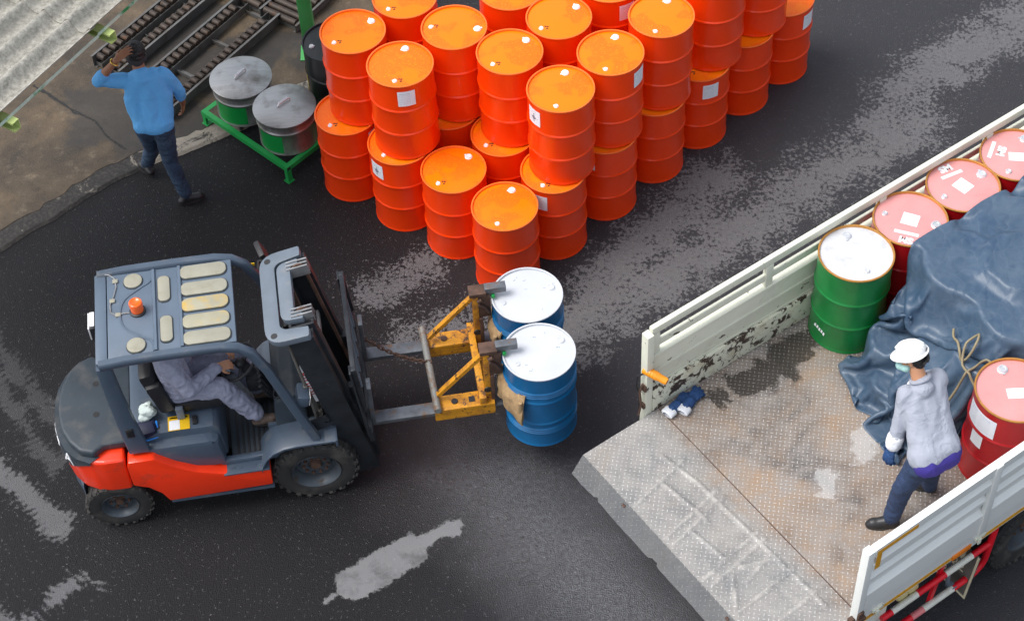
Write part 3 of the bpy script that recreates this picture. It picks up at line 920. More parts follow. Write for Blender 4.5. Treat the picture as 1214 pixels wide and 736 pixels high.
RB = [body_mesh('red', 'plain', 4, 51 + k) for k in range(3)]
RLID = lid_mesh('red_lid')
RRIM = rim_mesh('gold_rim')
RLAB, RLAB2 = label_mesh(0.16, 0.60, 0.80), label_mesh(0.11, 0.42, 0.56, False, 'paper')
GRR = 'red drums on the truck bed'
def red_drum(a, b, ang, lb, stick, txt, big=False, lab=None, seed=0):
    p = tw(a, b)
    d = drum(p.x, p.y, DECK + .001, lb, GRR, RB[seed % 3], RRIM, RLID, ang, SCAPB, SCAPS, stamp=False, spin=seed, rcap=0.20)
    g = G(); g.box((0, 0, 0), ((0.13, 0.12, 0.0014) if not big else (0.24, 0.09, 0.0014))); g.out('lid_sticker', 'paper', d, 0, (T_(0.055, -0.025, 0.8672) if big else T_(0.0, 0.0, 0.8672)) @ R_('Z', stick))
    if txt is not None:
        tx, ty, tr = txt
        g = G(); g.join(text_mesh('SM', 0.088, .001, .005), T_(-.01, 0.042, 0)); g.box((0.0, -0.030, 0), (0.19, 0.032, 0.002))
        g.out('lid_print', 'grey_ink', d, 0, T_(tx, ty, 0.8668) @ R_('Z', tr))
    for q in (lab or []):
        obj('label', q[0], d, R_('Z', q[1]))
    return d
red_drum(2.316, 0.262, rd_(-22), 'red drum with white square sticker, next behind the green drum', rd_(-25), (-0.065, -0.165, rd_(158)), lab=[(RLAB, rd_(35)), (RLAB2, rd_(10))], seed=0)
red_drum(2.888, 0.248, rd_(33), 'red drum with white sticker, second behind the green drum along the truck side', rd_(-50), (-0.075, 0.155, rd_(23)), lab=[(RLAB, rd_(25)), (RLAB2, rd_(-12))], seed=1)
red_drum(3.455, 0.265, rd_(60), 'red drum at the picture edge, third behind the green drum', rd_(-10), (-0.155, 0.065, rd_(-115)), True, lab=[(RLAB, rd_(15))], seed=2)
red_drum(1.770, 1.926, rd_(105), 'red drum with torn side labels beside the right dropside behind the worker', 0.0, None, True, lab=[(RLAB, rd_(-52)), (RLAB2, rd_(-62)), (RLAB, rd_(-78))], seed=1)
for i, (a, b) in enumerate(((2.31, 0.87), (2.89, 0.86), (3.47, 0.87), (2.31, 1.45), (2.90, 1.45), (3.48, 1.45), (4.06, 0.87), (4.06, 1.45), (4.03, 0.265))):
    if i in (0, 1):
        red_drum(a, b, rd_(40), ('red drum mostly under the tarpaulin, nearer the tailgate', 'red drum mostly under the tarpaulin, farther from the tailgate')[i], 0, None, seed=i)
p = (-1.54, 13.20)
BLKR, BLKL = rim_mesh('black_drum'), lid_mesh('black_drum')
drum(p[0], p[1], 0.035, 'old black steel drum beside the green post behind the orange pile', None, body_mesh('black_drum', 'plain', 3, 5), BLKR, BLKL, rd_(-165), SCAPS, SCAPS, label_mesh(0.05, 0.32, 0.60, False, 'decal_yellow'), rd_(-78), False)

# ================================================================== HUMAN HELPERS
def lerp(a, b, f):
    return V(a) * (1 - f) + V(b) * f

def hand(g, wrist, direction, back, curl=0.5, side=1, s=1.0, spread=0.16, r=0.0088):
    """palm with four unequal bent fingers and a thumb off its side. back = direction the back of the hand faces."""
    f = V(direction).normalized()
    bk = V(back); bk = (bk - f * bk.dot(f)).normalized()
    sd = f.cross(bk) * side            # towards the thumb
    w0 = V(wrist)
    for k, (off, ln) in enumerate(((0.030, 0.092), (0.010, 0.096), (-0.010, 0.091), (-0.029, 0.083))):
        kn = w0 + f * ln * s + sd * off * s
        g.caps(w0 + sd * off * 0.6 * s, kn, 0.0135 * s, 0.0115 * s, 8)
        segs = (0.043, 0.027, 0.021) if k in (1,) else ((0.040, 0.025, 0.020) if k != 3 else (0.031, 0.020, 0.017))
        ang = curl * 0.45
        fd = (f + sd * spread * (1.5 - k) * 0.55).normalized()
        p = kn
        rr = r * s
        for q, l in enumerate(segs):
            d = (fd * cos(ang) - bk * sin(ang)).normalized()
            e = p + d * l * s
            g.caps(p, e, rr * (1.05 - .1 * q), rr * (0.95 - .1 * q), 8)
            p = e
            ang += curl * (0.75 + 0.12 * k * 0.5)
    b0 = w0 + f * 0.022 * s + sd * 0.022 * s
    b1 = b0 + (f * 0.6 + sd * 0.75 - bk * 0.25).normalized() * 0.040 * s
    b2 = b1 + (f * 0.9 + sd * 0.35 - bk * 0.35).normalized() * 0.030 * s
    b3 = b2 + (f * 1.0 + sd * 0.05 - bk * 0.45).normalized() * 0.024 * s
    g.caps(b0, b1, 0.0145 * s, 0.0115 * s, 8); g.caps(b1, b2, 0.0108 * s, 0.0098 * s, 8); g.caps(b2, b3, 0.0095 * s, 0.0080 * s, 8)

def head(g, c, face, up=(0, 0, 1), s=1.0):
    """skull, jaw, nose, lips, brows and ears; c = centre of the skull"""
    f = V(face).normalized(); u = V(up); u = (u - f * u.dot(f)).normalized(); l = u.cross(f)
    A = Matrix.Translation(V(c)) @ Matrix((( f.x, l.x, u.x, 0), (f.y, l.y, u.y, 0), (f.z, l.z, u.z, 0), (0, 0, 0, 1)))
    def P(x, y, z):
        return A @ V((x * s, y * s, z * s))
    g.ball((0, 0, 0), (0.098 * s, 0.076 * s, 0.098 * s), A @ T_(-0.004 * s, 0, 0.022 * s))
    g.caps(P(0.035, 0, -0.05), P(0.062, 0, -0.098), 0.058 * s, 0.028 * s)
    g.caps(P(0.04, 0.032, -0.03), P(0.045, 0.034, -0.075), 0.036 * s, 0.026 * s); g.caps(P(0.04, -0.032, -0.03), P(0.045, -0.034, -0.075), 0.036 * s, 0.026 * s)
    g.caps(P(0.088, 0, 0.012), P(0.108, 0, -0.030), 0.009 * s, 0.014 * s)
    g.caps(P(0.082, 0.016, -0.066), P(0.082, -0.016, -0.066), 0.010 * s)
    g.caps(P(0.084, 0.040, 0.022), P(0.088, 0.012, 0.020), 0.008 * s); g.caps(P(0.084, -0.040, 0.022), P(0.088, -0.012, 0.020), 0.008 * s)
    for q in (1, -1):
        g.ball((0, 0, 0), (0.020 * s, 0.009 * s, 0.031 * s), A @ T_(-0.006 * s, q * 0.080 * s, -0.012 * s) @ R_('Z', q * -0.35))
    return A

def eyes(A, s, parent):
    for q in (1, -1):
        g = G(); g.ball((0.078 * s, q * 0.031 * s, 0.002 * s), 0.0125 * s, A, 10, 8); g.out('eye', 'ink_dark', parent, 60)

def shoe(name, ankle, toe, heel, parent, mt='shoe', s=1.0):
    t, h, a = V(toe), V(heel), V(ankle)
    f = (t - h).normalized()
    g = G()
    z = V((0, 0, 1))
    g.caps(h + z * .030 + f * .035, t + z * .026 - f * .05, 0.040 * s, 0.041 * s)
    g.caps(t + z * .022 - f * .07, t + z * .016 - f * .030, 0.043 * s, 0.034 * s)
    g.caps(h + f * .05 + z * .035, V((a.x, a.y, a.z)) + z * .0, 0.042 * s, 0.042 * s)
    g.caps(h + f * .10 + z * .045, t - f * .09 + z * .035, 0.042 * s, 0.036 * s)
    o = remeshed(g, name, mt, 0.008, 2, parent)
    for v in o.data.vertices:
        v.co.z = max(v.co.z, min(h.z, t.z) + 0.010)
    g = G()
    L = (t - h).length
    n = V((-f.y, f.x, 0))
    pl = []
    for k in range(20):
        q = 2 * pi * k / 20
        x = 0.5 * L * cos(q) * 1.02
        wd = 0.046 * s * (0.86 if cos(q) < 0 else 1.0)
        p = (h + t) * 0.5 + f * x + n * wd * sin(q) * (abs(sin(q)) ** -0.25 if abs(sin(q)) > .05 else 1)
        pl.append((p.x, p.y))
    g.prism(pl, min(h.z, t.z) + 0.0, min(h.z, t.z) + 0.018)
    so_ = g.out('sole', 'sole', o)
    return o

# ================================================================== MAN IN THE BLUE SHIRT
MX, MY = -3.16, 12.30
man = thing('person', 'man in sky blue shirt and dark jeans walking away, left hand on his head', 'person', (MX, MY, 0.0))
def m_(x, y, z):
    return V((x - MX, y - MY, z))
hipL, hipR, hipC = m_(-3.225, 12.235, .86), m_(-3.07, 12.235, .86), m_(-3.145, 12.225, .90)
knL, anL, toL, heL = m_(-3.25, 12.37, .47), m_(-3.375, 12.52, .11), m_(-3.475, 12.60, .034), m_(-3.325, 12.43, .034)
knR, anR, toR, heR = m_(-3.06, 12.15, .49), m_(-2.985, 12.11, .10), m_(-2.825, 12.155, .004), m_(-3.06, 12.07, .004)
nkB, nkT, hdC = m_(-3.185, 12.385, 1.375), m_(-3.20, 12.43, 1.46), m_(-3.205, 12.465, 1.535)
shL, elL, wrL = m_(-3.335, 12.355, 1.335), m_(-3.55, 12.295, 1.405), m_(-3.35, 12.305, 1.625)
shR, elR, wrR = m_(-3.000, 12.425, 1.325), m_(-2.895, 12.455, 1.07), m_(-2.905, 12.50, .875)
g = G()
A = head(g, hdC, (-0.12, 0.86, -0.30), (0, 0.3, 0.95), 1.0)
g.caps(nkB - V((0, .02, .06)), nkT + V((0, 0.0, 0.0)), 0.062, 0.056)
g.caps(lerp(shL, elL, .3), elL, 0.042, 0.040); g.caps(elL, lerp(elL, wrL, .3), 0.041, 0.043); g.caps(lerp(elL, wrL, .3), wrL, 0.043, 0.027)
g.caps(lerp(shR, elR, .3), elR, 0.042, 0.038); g.caps(elR, lerp(elR, wrR, .3), 0.040, 0.041); g.caps(lerp(elR, wrR, .3), wrR, 0.041, 0.026)
g.caps(shL, shR, 0.05); g.caps(nkB, hipC, 0.045, 0.07); g.caps(lerp(shL, elL, 0), lerp(shL, elL, .35), 0.05, 0.042); g.caps(lerp(shR, elR, 0), lerp(shR, elR, .35), 0.05, 0.042)
g.caps(hipC, hipL, 0.08, 0.07); g.caps(hipC, hipR, 0.08, 0.07)
for h_, k_, a_ in ((hipL, knL, anL), (hipR, knR, anR)):
    g.caps(h_, k_, 0.068, 0.045); g.caps(k_, a_, 0.046, 0.032)
hand(g, wrL, (0.74, 0.52, 0.34), (-0.25, -0.45, 0.85), 0.42, -1, 1.04)
hand(g, wrR, (-0.12, 0.12, -0.9), (0.9, -0.2, 0.0), 0.55, -1, 1.0)
remeshed(g, 'body', 'skin', 0.0065, 2, man)
eyes(A, 1.0, man)
# hair and headband
g = G()
g.ball((0, 0, 0), (0.106, 0.084, 0.094), A @ T_(-0.008, 0, 0.036))
g.ball((0, 0, 0), (0.060, 0.078, 0.085), A @ T_(-0.046, 0, -0.004))
hr = remeshed(g, 'hair', 'hair', 0.006, 1, man, 0.006, 40, (1, 1, 1))
g = G()
n = 40
pts = [A @ V((0.109 * cos(2 * pi * k / n) - 0.006, 0.088 * sin(2 * pi * k / n), -0.012 + 0.022 * cos(2 * pi * k / n))) for k in range(n)]
uq = (A.to_3x3() @ V((0, 0, 1)))
g.sweep([(-0.004, -0.020), (0.003, -0.020), (0.003, 0.020), (-0.004, 0.020)], [(p, (p - A @ V((0, 0, 0))).normalized(), uq) for p in pts] )
g.out('headband', 'band', man)
# watch
g = G()
fdir = (wrL - elL).normalized()
c = lerp(elL, wrL, 0.90)
x = fdir.orthogonal().normalized(); y = fdir.cross(x)
g.tube([c + (x * cos(a) + y * sin(a)) * 0.036 for a in [2 * pi * k / 20 for k in range(20)]], 0.008, 6, closed=True)
g.out('wristwatch', 'gold', man)
# shirt
def mant(p, d=(0, 0, 0)):
    return V(p) + V(d)
g = G()
g.caps(shL + V((.02, 0, -.02)), shR + V((-.02, 0, -.02)), 0.072, 0.072, 16)
g.caps(lerp(shL, shR, .28) - V((0, .01, .02)), lerp(hipL, shL, .55), 0.100, 0.088, 16)
g.caps(lerp(shL, shR, .72) - V((0, .01, .02)), lerp(hipR, shR, .55), 0.100, 0.088, 16)
g.caps(lerp(hipL, shL, .60), hipL + V((.005, .0, .03)), 0.090, 0.100, 16); g.caps(lerp(hipR, shR, .60), hipR + V((.0, 0, .03)), 0.090, 0.100, 16)
g.caps(hipL + V((0, 0, .05)), hipR + V((0, 0, .05)), 0.110, 0.110, 16)
g.caps(nkB + V((0, -.02, -.03)), nkB + V((0, -.005, .005)), 0.095, 0.075, 16)
g.caps(lerp(shL, shR, .5) - V((0, .015, .04)), lerp(hipL, hipR, .5) + V((0, 0, .06)), 0.108, 0.104, 16)
g.caps(shL, lerp(shL, elL, .6), 0.072, 0.062, 14); g.caps(lerp(shL, elL, .6), elL, 0.062, 0.058, 14); g.caps(elL, lerp(elL, wrL, .24), 0.058, 0.056, 14)
g.caps(shR, lerp(shR, elR, .6), 0.070, 0.060, 14); g.caps(lerp(shR, elR, .6), elR, 0.060, 0.056, 14); g.caps(elR, lerp(elR, wrR, .35), 0.056, 0.052, 14)
sh = remeshed(g, 'shirt', 'blue_shirt', 0.009, 9, man, 0.0065, 5.5, (1.3, 1.3, .8), 3)
for v in sh.data.vertices:          # straight hem
    if v.co.z < 0.80:
        v.co.z = 0.80 + (v.co.z - 0.80) * 0.12
# jeans
g = G()
g.caps(hipL + V((0, 0, .02)), hipR + V((0, 0, .02)), 0.098, 0.098, 14)
for h_, k_, a_ in ((hipL, knL, anL), (hipR, knR, anR)):
    g.caps(h_, lerp(h_, k_, .5), 0.104, 0.085, 14); g.caps(lerp(h_, k_, .5), k_, 0.085, 0.068, 14)
    g.caps(k_, lerp(k_, a_, .45), 0.068, 0.066, 14); g.caps(lerp(k_, a_, .45), a_ + V((0, 0, .0)), 0.066, 0.058, 14)
remeshed(g, 'jeans', 'jeans', 0.009, 4, man, 0.007, 8, (.8, .8, 1.5), 9)
shoe('shoe', anL, toL, heL, man); shoe('shoe', anR, toR, heR, man)

# ================================================================== TRUCK WORKER (truck-bed frame)
wk0 = tw(0.95, 1.80, DECK)
wk = thing('person', 'worker in white hard hat and grey jacket hauling the blue tarpaulin on the truck bed', 'person', wk0)
def k_(a, b, h):
    p = tw(a, b, DECK + h)
    return p - wk0
hipL, hipR, hipC = k_(0.90, 1.935, .80), k_(1.05, 1.955, .80), k_(0.975, 1.945, .84)
knL, anL, toL, heL = k_(0.79, 1.885, .45), k_(0.755, 1.87, .10), k_(0.60, 1.775, .003), k_(0.80, 1.91, .003)
knR, anR, toR, heR = k_(1.09, 1.86, .43), k_(1.17, 1.83, .10), k_(1.10, 1.66, .003), k_(1.22, 1.86, .003)
nkB, nkT, hdC = k_(1.085, 1.615, 1.205), k_(1.085, 1.555, 1.28), k_(1.085, 1.495, 1.35)
shL, elL, wrL = k_(0.970, 1.61, 1.125), k_(0.895, 1.665, .885), k_(0.835, 1.69, .735)
shR, elR, wrR = k_(1.235, 1.64, 1.135), k_(1.33, 1.50, .92), k_(1.31, 1.40, .72)
eA, eB = V((cos(TA), sin(TA), 0)), V((sin(TA), -cos(TA), 0))
g = G()
fc = (-eB * 0.75 - eA * 0.55 + V((0, 0, -0.35)))
A = head(g, hdC, fc, V((0, 0, 1)) - eB * 0.3, 0.93)
g.caps(nkB - V((0, 0, .02)), nkT, 0.056, 0.052)
g.caps(shL, shR, 0.035); g.caps(nkB - V((0, 0, .02)), hipC, 0.025, 0.05)
for s_, e_, w_ in ((shL, elL, wrL), (shR, elR, wrR)):
    g.caps(s_, e_, 0.05, 0.038); g.caps(e_, w_, 0.040, 0.027)
g.caps(hipC, hipL, 0.08, 0.07); g.caps(hipC, hipR, 0.08, 0.07)
for h_, kk, a_ in ((hipL, knL, anL), (hipR, knR, anR)):
    g.caps(h_, kk, 0.07, 0.045); g.caps(kk, a_, 0.046, 0.032)
remeshed(g, 'body', 'skin_light', 0.0065, 2, wk)
eyes(A, 1.0, wk)
g = G()
g.ball((0, 0, 0), (0.095, 0.075, 0.072), A @ T_(-0.008, 0, 0.018)); g.ball((0, 0, 0), (0.052, 0.070, 0.074), A @ T_(-0.046, 0, -0.022))
remeshed(g, 'hair', 'hair', 0.006, 1, wk, 0.005, 40)
# hard hat: shell, peak, ridge, rear harness
hm = G()
pr = [(0.0, 0.150)] + [(0.128 * sin(q), 0.046 + 0.104 * cos(q)) for q in [pi / 2 * k / 9 for k in range(1, 10)]] + [(0.131, 0.036), (0.136, 0.030), (0.144, 0.028), (0.144, 0.023), (0.128, 0.025), (0.122, 0.036), (0.10, 0.09), (0, 0.140)]
hm.lathe(pr, 40)
for v in hm.bm.verts:
    v.co.x *= 1.12
    if v.co.z < 0.0345 and v.co.x > 0.06:           # longer peak in front
        v.co.x += (v.co.x - 0.06) * 0.42
        v.co.z -= (v.co.x - 0.06) * 0.10
hg = hm
for y0, wd in ((0, 0.016), (0.042, 0.008), (-0.042, 0.008)):
    hg.tube([V((0.148 * sin(q) * (1 - abs(y0) * 1.1), y0, 0.047 + 0.105 * cos(q) * (1 - abs(y0) * 1.6))) for q in [(-1.1 + 2.2 * k / 14) for k in range(15)]], wd * .55, 8)
H_ = A @ T_(-0.008, 0, 0.012) @ R_('Y', 0.08) @ Matrix.Scale(0.77, 4)
hel = hg.out('hard_hat', 'helmet', wk, 40, H_)
g = G()
for k in range(4):
    g.box((-0.1475, -0.024 + k * 0.015, 0.052), (0.003, 0.011, 0.012), H_)
g.out('hat_print', 'ink_dark', wk, 0)
g = G()
n = 24
g.tube([A @ V((-0.098 - 0.010 * cos(a_ * 1.5), 0.066 * sin(a_), -0.022)) for a_ in [-1.2 + 2.4 * k / n for k in range(n + 1)]], 0.010, 6)
g.box((-0.112, 0, -0.022), (0.016, 0.05, 0.034), A, 0.005)
g.out('helmet_harness', 'band', wk)
g = G()
g.caps(A @ V((0.082, 0.03, -0.055)), A @ V((0.082, -0.03, -0.055)), 0.037); g.caps(A @ V((0.04, 0.055, -0.06)), A @ V((0.075, 0.03, -0.06)), 0.032)
g.caps(A @ V((0.04, -0.055, -0.06)), A @ V((0.075, -0.03, -0.06)), 0.032)
remeshed(g, 'face_mask', 'mask', 0.006, 2, wk)
# jacket
g = G()
dn = lerp(nkB, hipC, 1.0) - nkB
g.caps(shL + dn * .03, shR + dn * .03, 0.072, 0.072, 16)
for s_, h_ in ((shL, hipL), (shR, hipR)):
    o_ = lerp(shL, shR, .5)
    g.caps(lerp(s_, o_, .35) + dn * .06, lerp(lerp(s_, o_, .3), h_, .55), 0.086, 0.090, 16)
    g.caps(lerp(lerp(s_, o_, .3), h_, .55), lerp(s_, h_, .97), 0.092, 0.112, 16)
g.caps(lerp(shL, hipL, .97), lerp(shR, hipR, .97), 0.127, 0.127, 16)
g.caps(nkB + dn * .12, nkB + dn * .03, 0.085, 0.066, 16)
g.caps(lerp(shL, shR, .5) + dn * .08, lerp(lerp(shL, shR, .5), lerp(hipL, hipR, .5), .92), 0.098, 0.108, 16)
for s_, e_, w_ in ((shL, elL, wrL), (shR, elR, wrR)):
    g.caps(s_, lerp(s_, e_, .6), 0.072, 0.062, 14); g.caps(lerp(s_, e_, .6), e_, 0.062, 0.057, 14); g.caps(e_, lerp(e_, w_, .8), 0.056, 0.050, 14)
remeshed(g, 'jacket', 'jacket', 0.009, 12, wk, 0.0045, 6.0, (1.3, 1.3, .6), 5)
g = G()
cdir = (nkT - nkB).normalized(); cx = cdir.orthogonal().normalized(); cy = cdir.cross(cx)
g.tube([nkB + cdir * .012 + (cx * cos(q) + cy * sin(q)) * .066 for q in [2 * pi * k / 24 for k in range(24)]], .016, 8, closed=True)
g.out('collar', 'jacket', wk)
g = G(); g.caps(lerp(elL, wrL, .66), lerp(elL, wrL, .98), 0.060, 0.058, 14); remeshed(g, 'cuff', 'cuff', 0.008, 2, wk, 0.004, 30)
g = G(); g.caps(lerp(elR, wrR, .66), lerp(elR, wrR, .98), 0.060, 0.058, 14); remeshed(g, 'cuff', 'cuff', 0.008, 2, wk, 0.004, 30)
g = G()
bk_ = eB * 0.02
g.caps(hipL + bk_ + V((0, 0, -.028)), hipR + bk_ + V((0, 0, -.028)), 0.119, 0.120, 16)
remeshed(g, 'undershirt', 'violet', 0.009, 3, wk, 0.007, 8, (1.4, 1.4, .5), 2)
g = G()
g.caps(hipL, hipR, 0.108, 0.108, 14)
for h_, kk, a_ in ((hipL, knL, anL), (hipR, knR, anR)):
    g.caps(h_, lerp(h_, kk, .5), 0.106, 0.086, 14); g.caps(lerp(h_, kk, .5), kk, 0.086, 0.072, 14); g.caps(kk, a_, 0.072, 0.060, 14)
remeshed(g, 'trousers', 'navy', 0.009, 4, wk, 0.007, 8, (.8, .8, 1.5), 4)
for s_, w_, e_, sd, bk2 in (('L', wrL, elL, 1, -eA), ('R', wrR, elR, -1, V((0, 0, 1)))):
    g = G()
    d_ = (w_ - e_).normalized()
    g.caps(w_ - d_ * .05, w_ + d_ * .01, 0.044, 0.036)
    hand(g, w_, d_ - eA * .05, bk2, 0.45 if s_ == 'L' else 0.9, sd, 1.10, 0.2, 0.0125)
    remeshed(g, 'glove', 'glove', 0.006, 1, wk, 0.003, 50)
shoe('shoe', anL, toL, heL, wk, 'shoe', 1.08); shoe('shoe', anR, toR, heR, wk, 'shoe', 1.08)

# ================================================================== POTS ON THE GREEN STAND
SX, SY = -2.89, 13.10
SAX = atan2(-0.84, 0.86)
st = thing('pot_stand', 'green angle iron stand carrying two lidded steel pots', 'stand', (SX, SY, 0), SAX)
LS, WS, HS = 1.20, 0.62, 0.20
SG = 0.036
def stp(x0, x1, y0, y1, z0, z1, nm):
    g = G(); g.bx(x0, x1, y0, y1, z0 + SG, z1 + SG, None, 0.004); g.out(nm, 'green_paint', st)
for y in (0, WS - 0.05):
    g = G(); g.bx(0, LS, y, y + 0.05, HS - 0.006 + 0, HS, None); g.bx(0, LS, (y if y == 0 else y + .044), (y if y == 0 else y + .044) + 0.006, HS - 0.05, HS - 0.007)
    g.out('rail', 'green_paint', st, 0)
for x in (0.0015, LS - 0.0515):
    g = G(); g.bx(x, x + .05, 0.051, WS - 0.051, HS - 0.006, HS - .0005); g.bx((x if x < .1 else x + .044), (x if x < .1 else x + .044) + 0.006, 0.051, WS - .051, HS - 0.05, HS - 0.007)
    g.out('rail', 'green_paint', st, 0)
for x in (0.30, 0.92):
    g = G(); g.bx(x, x + .04, 0.051, WS - 0.051, HS - 0.012, HS - 0.006); g.out('cross_bar', 'green_paint', st, 0)
for x, fx in ((0.003, 1), (LS - 0.053, -1)):
    for y, fy in ((0.0025, 1), (WS - 0.0525, -1)):
        zb = 0.037 if (y > .1 or x < .1) else 0.002
        if x > .1 and y < .1: zb = 0.002
        g = G(); g.bx(x + (0 if fx > 0 else .044), x + (0.006 if fx > 0 else .05), y, y + .05, zb, HS - 0.052); g.bx(x + .007, x + .043, y + (0 if fy > 0 else .044), y + (0.006 if fy > 0 else .05), zb, HS - 0.052)
        g.bx(x - .012, x + .062, y - .012, y + .062, zb - 0.001, zb + 0.007)
        g.out('leg', 'green_paint', st, 0)

def pot_steel():
    m, t, p = newmat('brushed_stainless_steel')
    P = coords(t)
    mp = nd(t, 'ShaderNodeMapping'); mp.inputs['Scale'].default_value = (3, 60, 3); mp.inputs['Rotation'].default_value = (0, 0, 0.7)
    lk(t, P, mp.inputs[0])
    n = noi(t, mp.outputs[0], 2.0, 5); n2 = noi(t, P, 5, 4)
    c = mix(t, n, (0.27, 0.27, 0.265), (0.58, 0.58, 0.57))
    c = mix(t, ramp(t, n2, 0.5, 0.75), c, (0.20, 0.185, 0.165))
    lk(t, c, p.inputs['Base Color'])
    r = math_(t, 'MULTIPLY_ADD', n, 0.22); t.nodes[-1].inputs[2].default_value = 0.32
    lk(t, r, p.inputs['Roughness']); p.inputs['Metallic'].default_value = 0.9
    bump(t, p, n, 0.12, 0.002)
    return m
MT['inox'] = pot_steel()
for i, (x, y, rz, lb) in enumerate(((0.30, 0.325, 0.9, 'lidded stainless pot on the green stand, nearer the walking man'), (0.90, 0.325, 0.75, 'lidded stainless pot on the green stand, nearer the orange drums'))):
    q = Matrix.Translation((SX, SY, 0)) @ R_('Z', SAX) @ V((x, y, HS + SG * 0 + 0.001))
    pot = thing('steel_pot', lb, 'pot', q, 0, 'lidded stainless pots')
    g = G()
    g.lathe([(0, 0.004), (0.268, 0.004), (0.275, 0.0), (0.279, 0.008), (0.275, 0.018), (0.273, 0.25), (0.277, 0.258), (0.284, 0.268), (0.277, 0.280), (0.273, 0.290), (0.274, 0.350), (0.279, 0.356), (0.27, 0.36), (0, 0.36)], 56)
    g.out('body', 'inox', pot)
    lid = G()
    lid.lathe([(0.280, 0.345), (0.286, 0.342), (0.290, 0.350), (0.290, 0.372), (0.298, 0.376), (0.298, 0.386), (0.290, 0.390), (0.10, 0.418), (0, 0.424)], 56)
    lo = lid.out('lid', 'inox', pot)
    g = G()
    g.tube([(-.07, 0, .408), (-.072, 0, .432), (-.062, 0, .444), (.062, 0, .444), (.072, 0, .432), (.07, 0, .408)], 0.008, 8)
    g.tube([(-.055, 0.012, .449), (.055, 0.012, .449)], 0.006, 8)
    for s in (-.078, .078):
        g.box((s, 0, 0.412), (0.035, 0.026, 0.008), None, .002)
    g.out('handle', 'silver', pot, 40, R_('Z', rz))
    # painted panel following the body
    g = G(); bm = g.bm
    a0, a1 = ((rd_(-148), rd_(-82)) if i == 0 else (rd_(-150), rd_(-97)))
    N = 14
    ra = [bm.verts.new((0.2765 * cos(a0 + (a1 - a0) * k / N), 0.2765 * sin(a0 + (a1 - a0) * k / N), 0.03)) for k in range(N + 1)]
    rb = [bm.verts.new((0.2750 * cos(a0 + (a1 - a0) * k / N), 0.2750 * sin(a0 + (a1 - a0) * k / N), 0.243)) for k in range(N + 1)]
    for k in range(N):
        bm.faces.new((ra[k], ra[k + 1], rb[k + 1], rb[k]))
    g.out('painted_panel', 'green_panel', pot)
    if i == 0:
        g = G()
        rr = random.Random(4)
        for ln in range(2):
            for k in range(7):
                if rr.random() < .85:
                    g.box((k * 0.019, -ln * 0.045 + rr.uniform(-.004, .004), 0), (0.012, 0.004, 0.0012), R_('Z', rr.uniform(-1, 1)))
                    g.box((k * 0.019 + .004, -ln * 0.045 + .006, 0), (0.004, 0.016, 0.0012), R_('Z', rr.uniform(-.5, .5)))
        g.out('marker_writing', 'ink_dark', lo, 0, T_(0.06, 0.02, 0.4145) @ R_('Z', -0.45) @ R_('X', -.1) @ R_('Y', 0.14))

# ================================================================== ROLLER CONVEYORS
CA = atan2(14.5 - 13.22, -2.19 + 3.19)
def conveyor(name_label, x, y, L, Wd, zt, full_from=None, short=True, skew=0.0, two=True, z0=0.036, n0=0):
    c = thing('roller_conveyor', name_label, 'conveyor', (x, y, z0), CA + skew, 'roller conveyor sections on the concrete')
    for k, yy in enumerate((0, Wd)):
        s = 1 if k == 0 else -1
        g = G()
        g.bx(0, L, yy - 0.003, yy + 0.003, 0.0, zt)                              # web
        g.bx(0, L, yy + s * 0.0035, yy + s * 0.035, 0.0, 0.005)
        g.bx(-.0, L, yy - s * 0.0035, yy - s * 0.022, zt - 0.005, zt)
        for q in range(int(L / 0.105)):
            g.box((0.05 + q * 0.105, yy - s * 0.0045, zt * 0.60), (0.014, 0.004, 0.026))      # slots punched in the web, dark studs
        g.out('side_rail', 'conv', c, 0)
        if short:
            g2 = G()
            g2.bx(0, (full_from or L) - .02, yy + s * 0.126, yy + s * 0.131, 0.01, zt - 0.03)
            g2.out('inner_rail', 'conv', c, 0)
            n = int(((full_from or L) - 0.1) / 0.085)
            me = None
            for q in range(n):
                if me is None:
                    gg = G()
                    gg.lathe([(0, -.052), (0.012, -.052), (0.012, -.047), (0.030, -.046), (0.034, -.040), (0.034, .040), (0.030, .046), (0.012, .047), (0.012, .052), (0, .052)], 14, R_('X', pi / 2))
                    me = gg.mesh('roller', 'roller')
                obj('roller', me, c, T_(0.07 + q * 0.085, yy + s * 0.066, zt - 0.022))
    n = max(2, int(L / 0.55))
    for q in range(n + 1):
        xx = 0.06 + (L - .12) * q / n
        g = G(); g.bx(xx - .03, xx + .03, 0.006, Wd - 0.006, 0.006, 0.011); g.bx(xx - .03, xx - .024, 0.006, Wd - .006, 0.0112, 0.05)
        g.out('cross_member', 'conv', c, 0)
    if full_from is not None:
        me = None
        q = 0
        while full_from + 0.05 + q * 0.088 < L - .02:
            if me is None:
                gg = G(); h = Wd / 2 - .008
                gg.lathe([(0, -h), (0.010, -h), (0.010, -h + .012), (0.036, -h + .014), (0.036, h - .014), (0.010, h - .012), (0.010, h), (0, h)], 16, R_('X', pi / 2))
                me = gg.mesh('roller', 'roller')
            obj('roller', me, c, T_(full_from + 0.05 + q * 0.088, Wd / 2, zt - 0.018))
            q += 1
    return c
conveyor('wide roller conveyor on the floor just behind the steel pots', -3.24, 13.16, 1.70, 0.52, 0.13, None)
conveyor('narrow roller conveyor on the floor behind the man in the blue shirt', -3.76, 13.78, 2.4, 0.36, 0.13, None, skew=-0.005)
conveyor('roller conveyor of long pipes at the top edge right of the wide one', -2.40, 14.60, 1.6, 0.62, 0.12, 0.0, False, -0.02)
conveyor('roller conveyor section lying beside the green post at the top edge', -2.03, 14.33, 1.5, 0.45, 0.10, 0.0, False, 0.03)
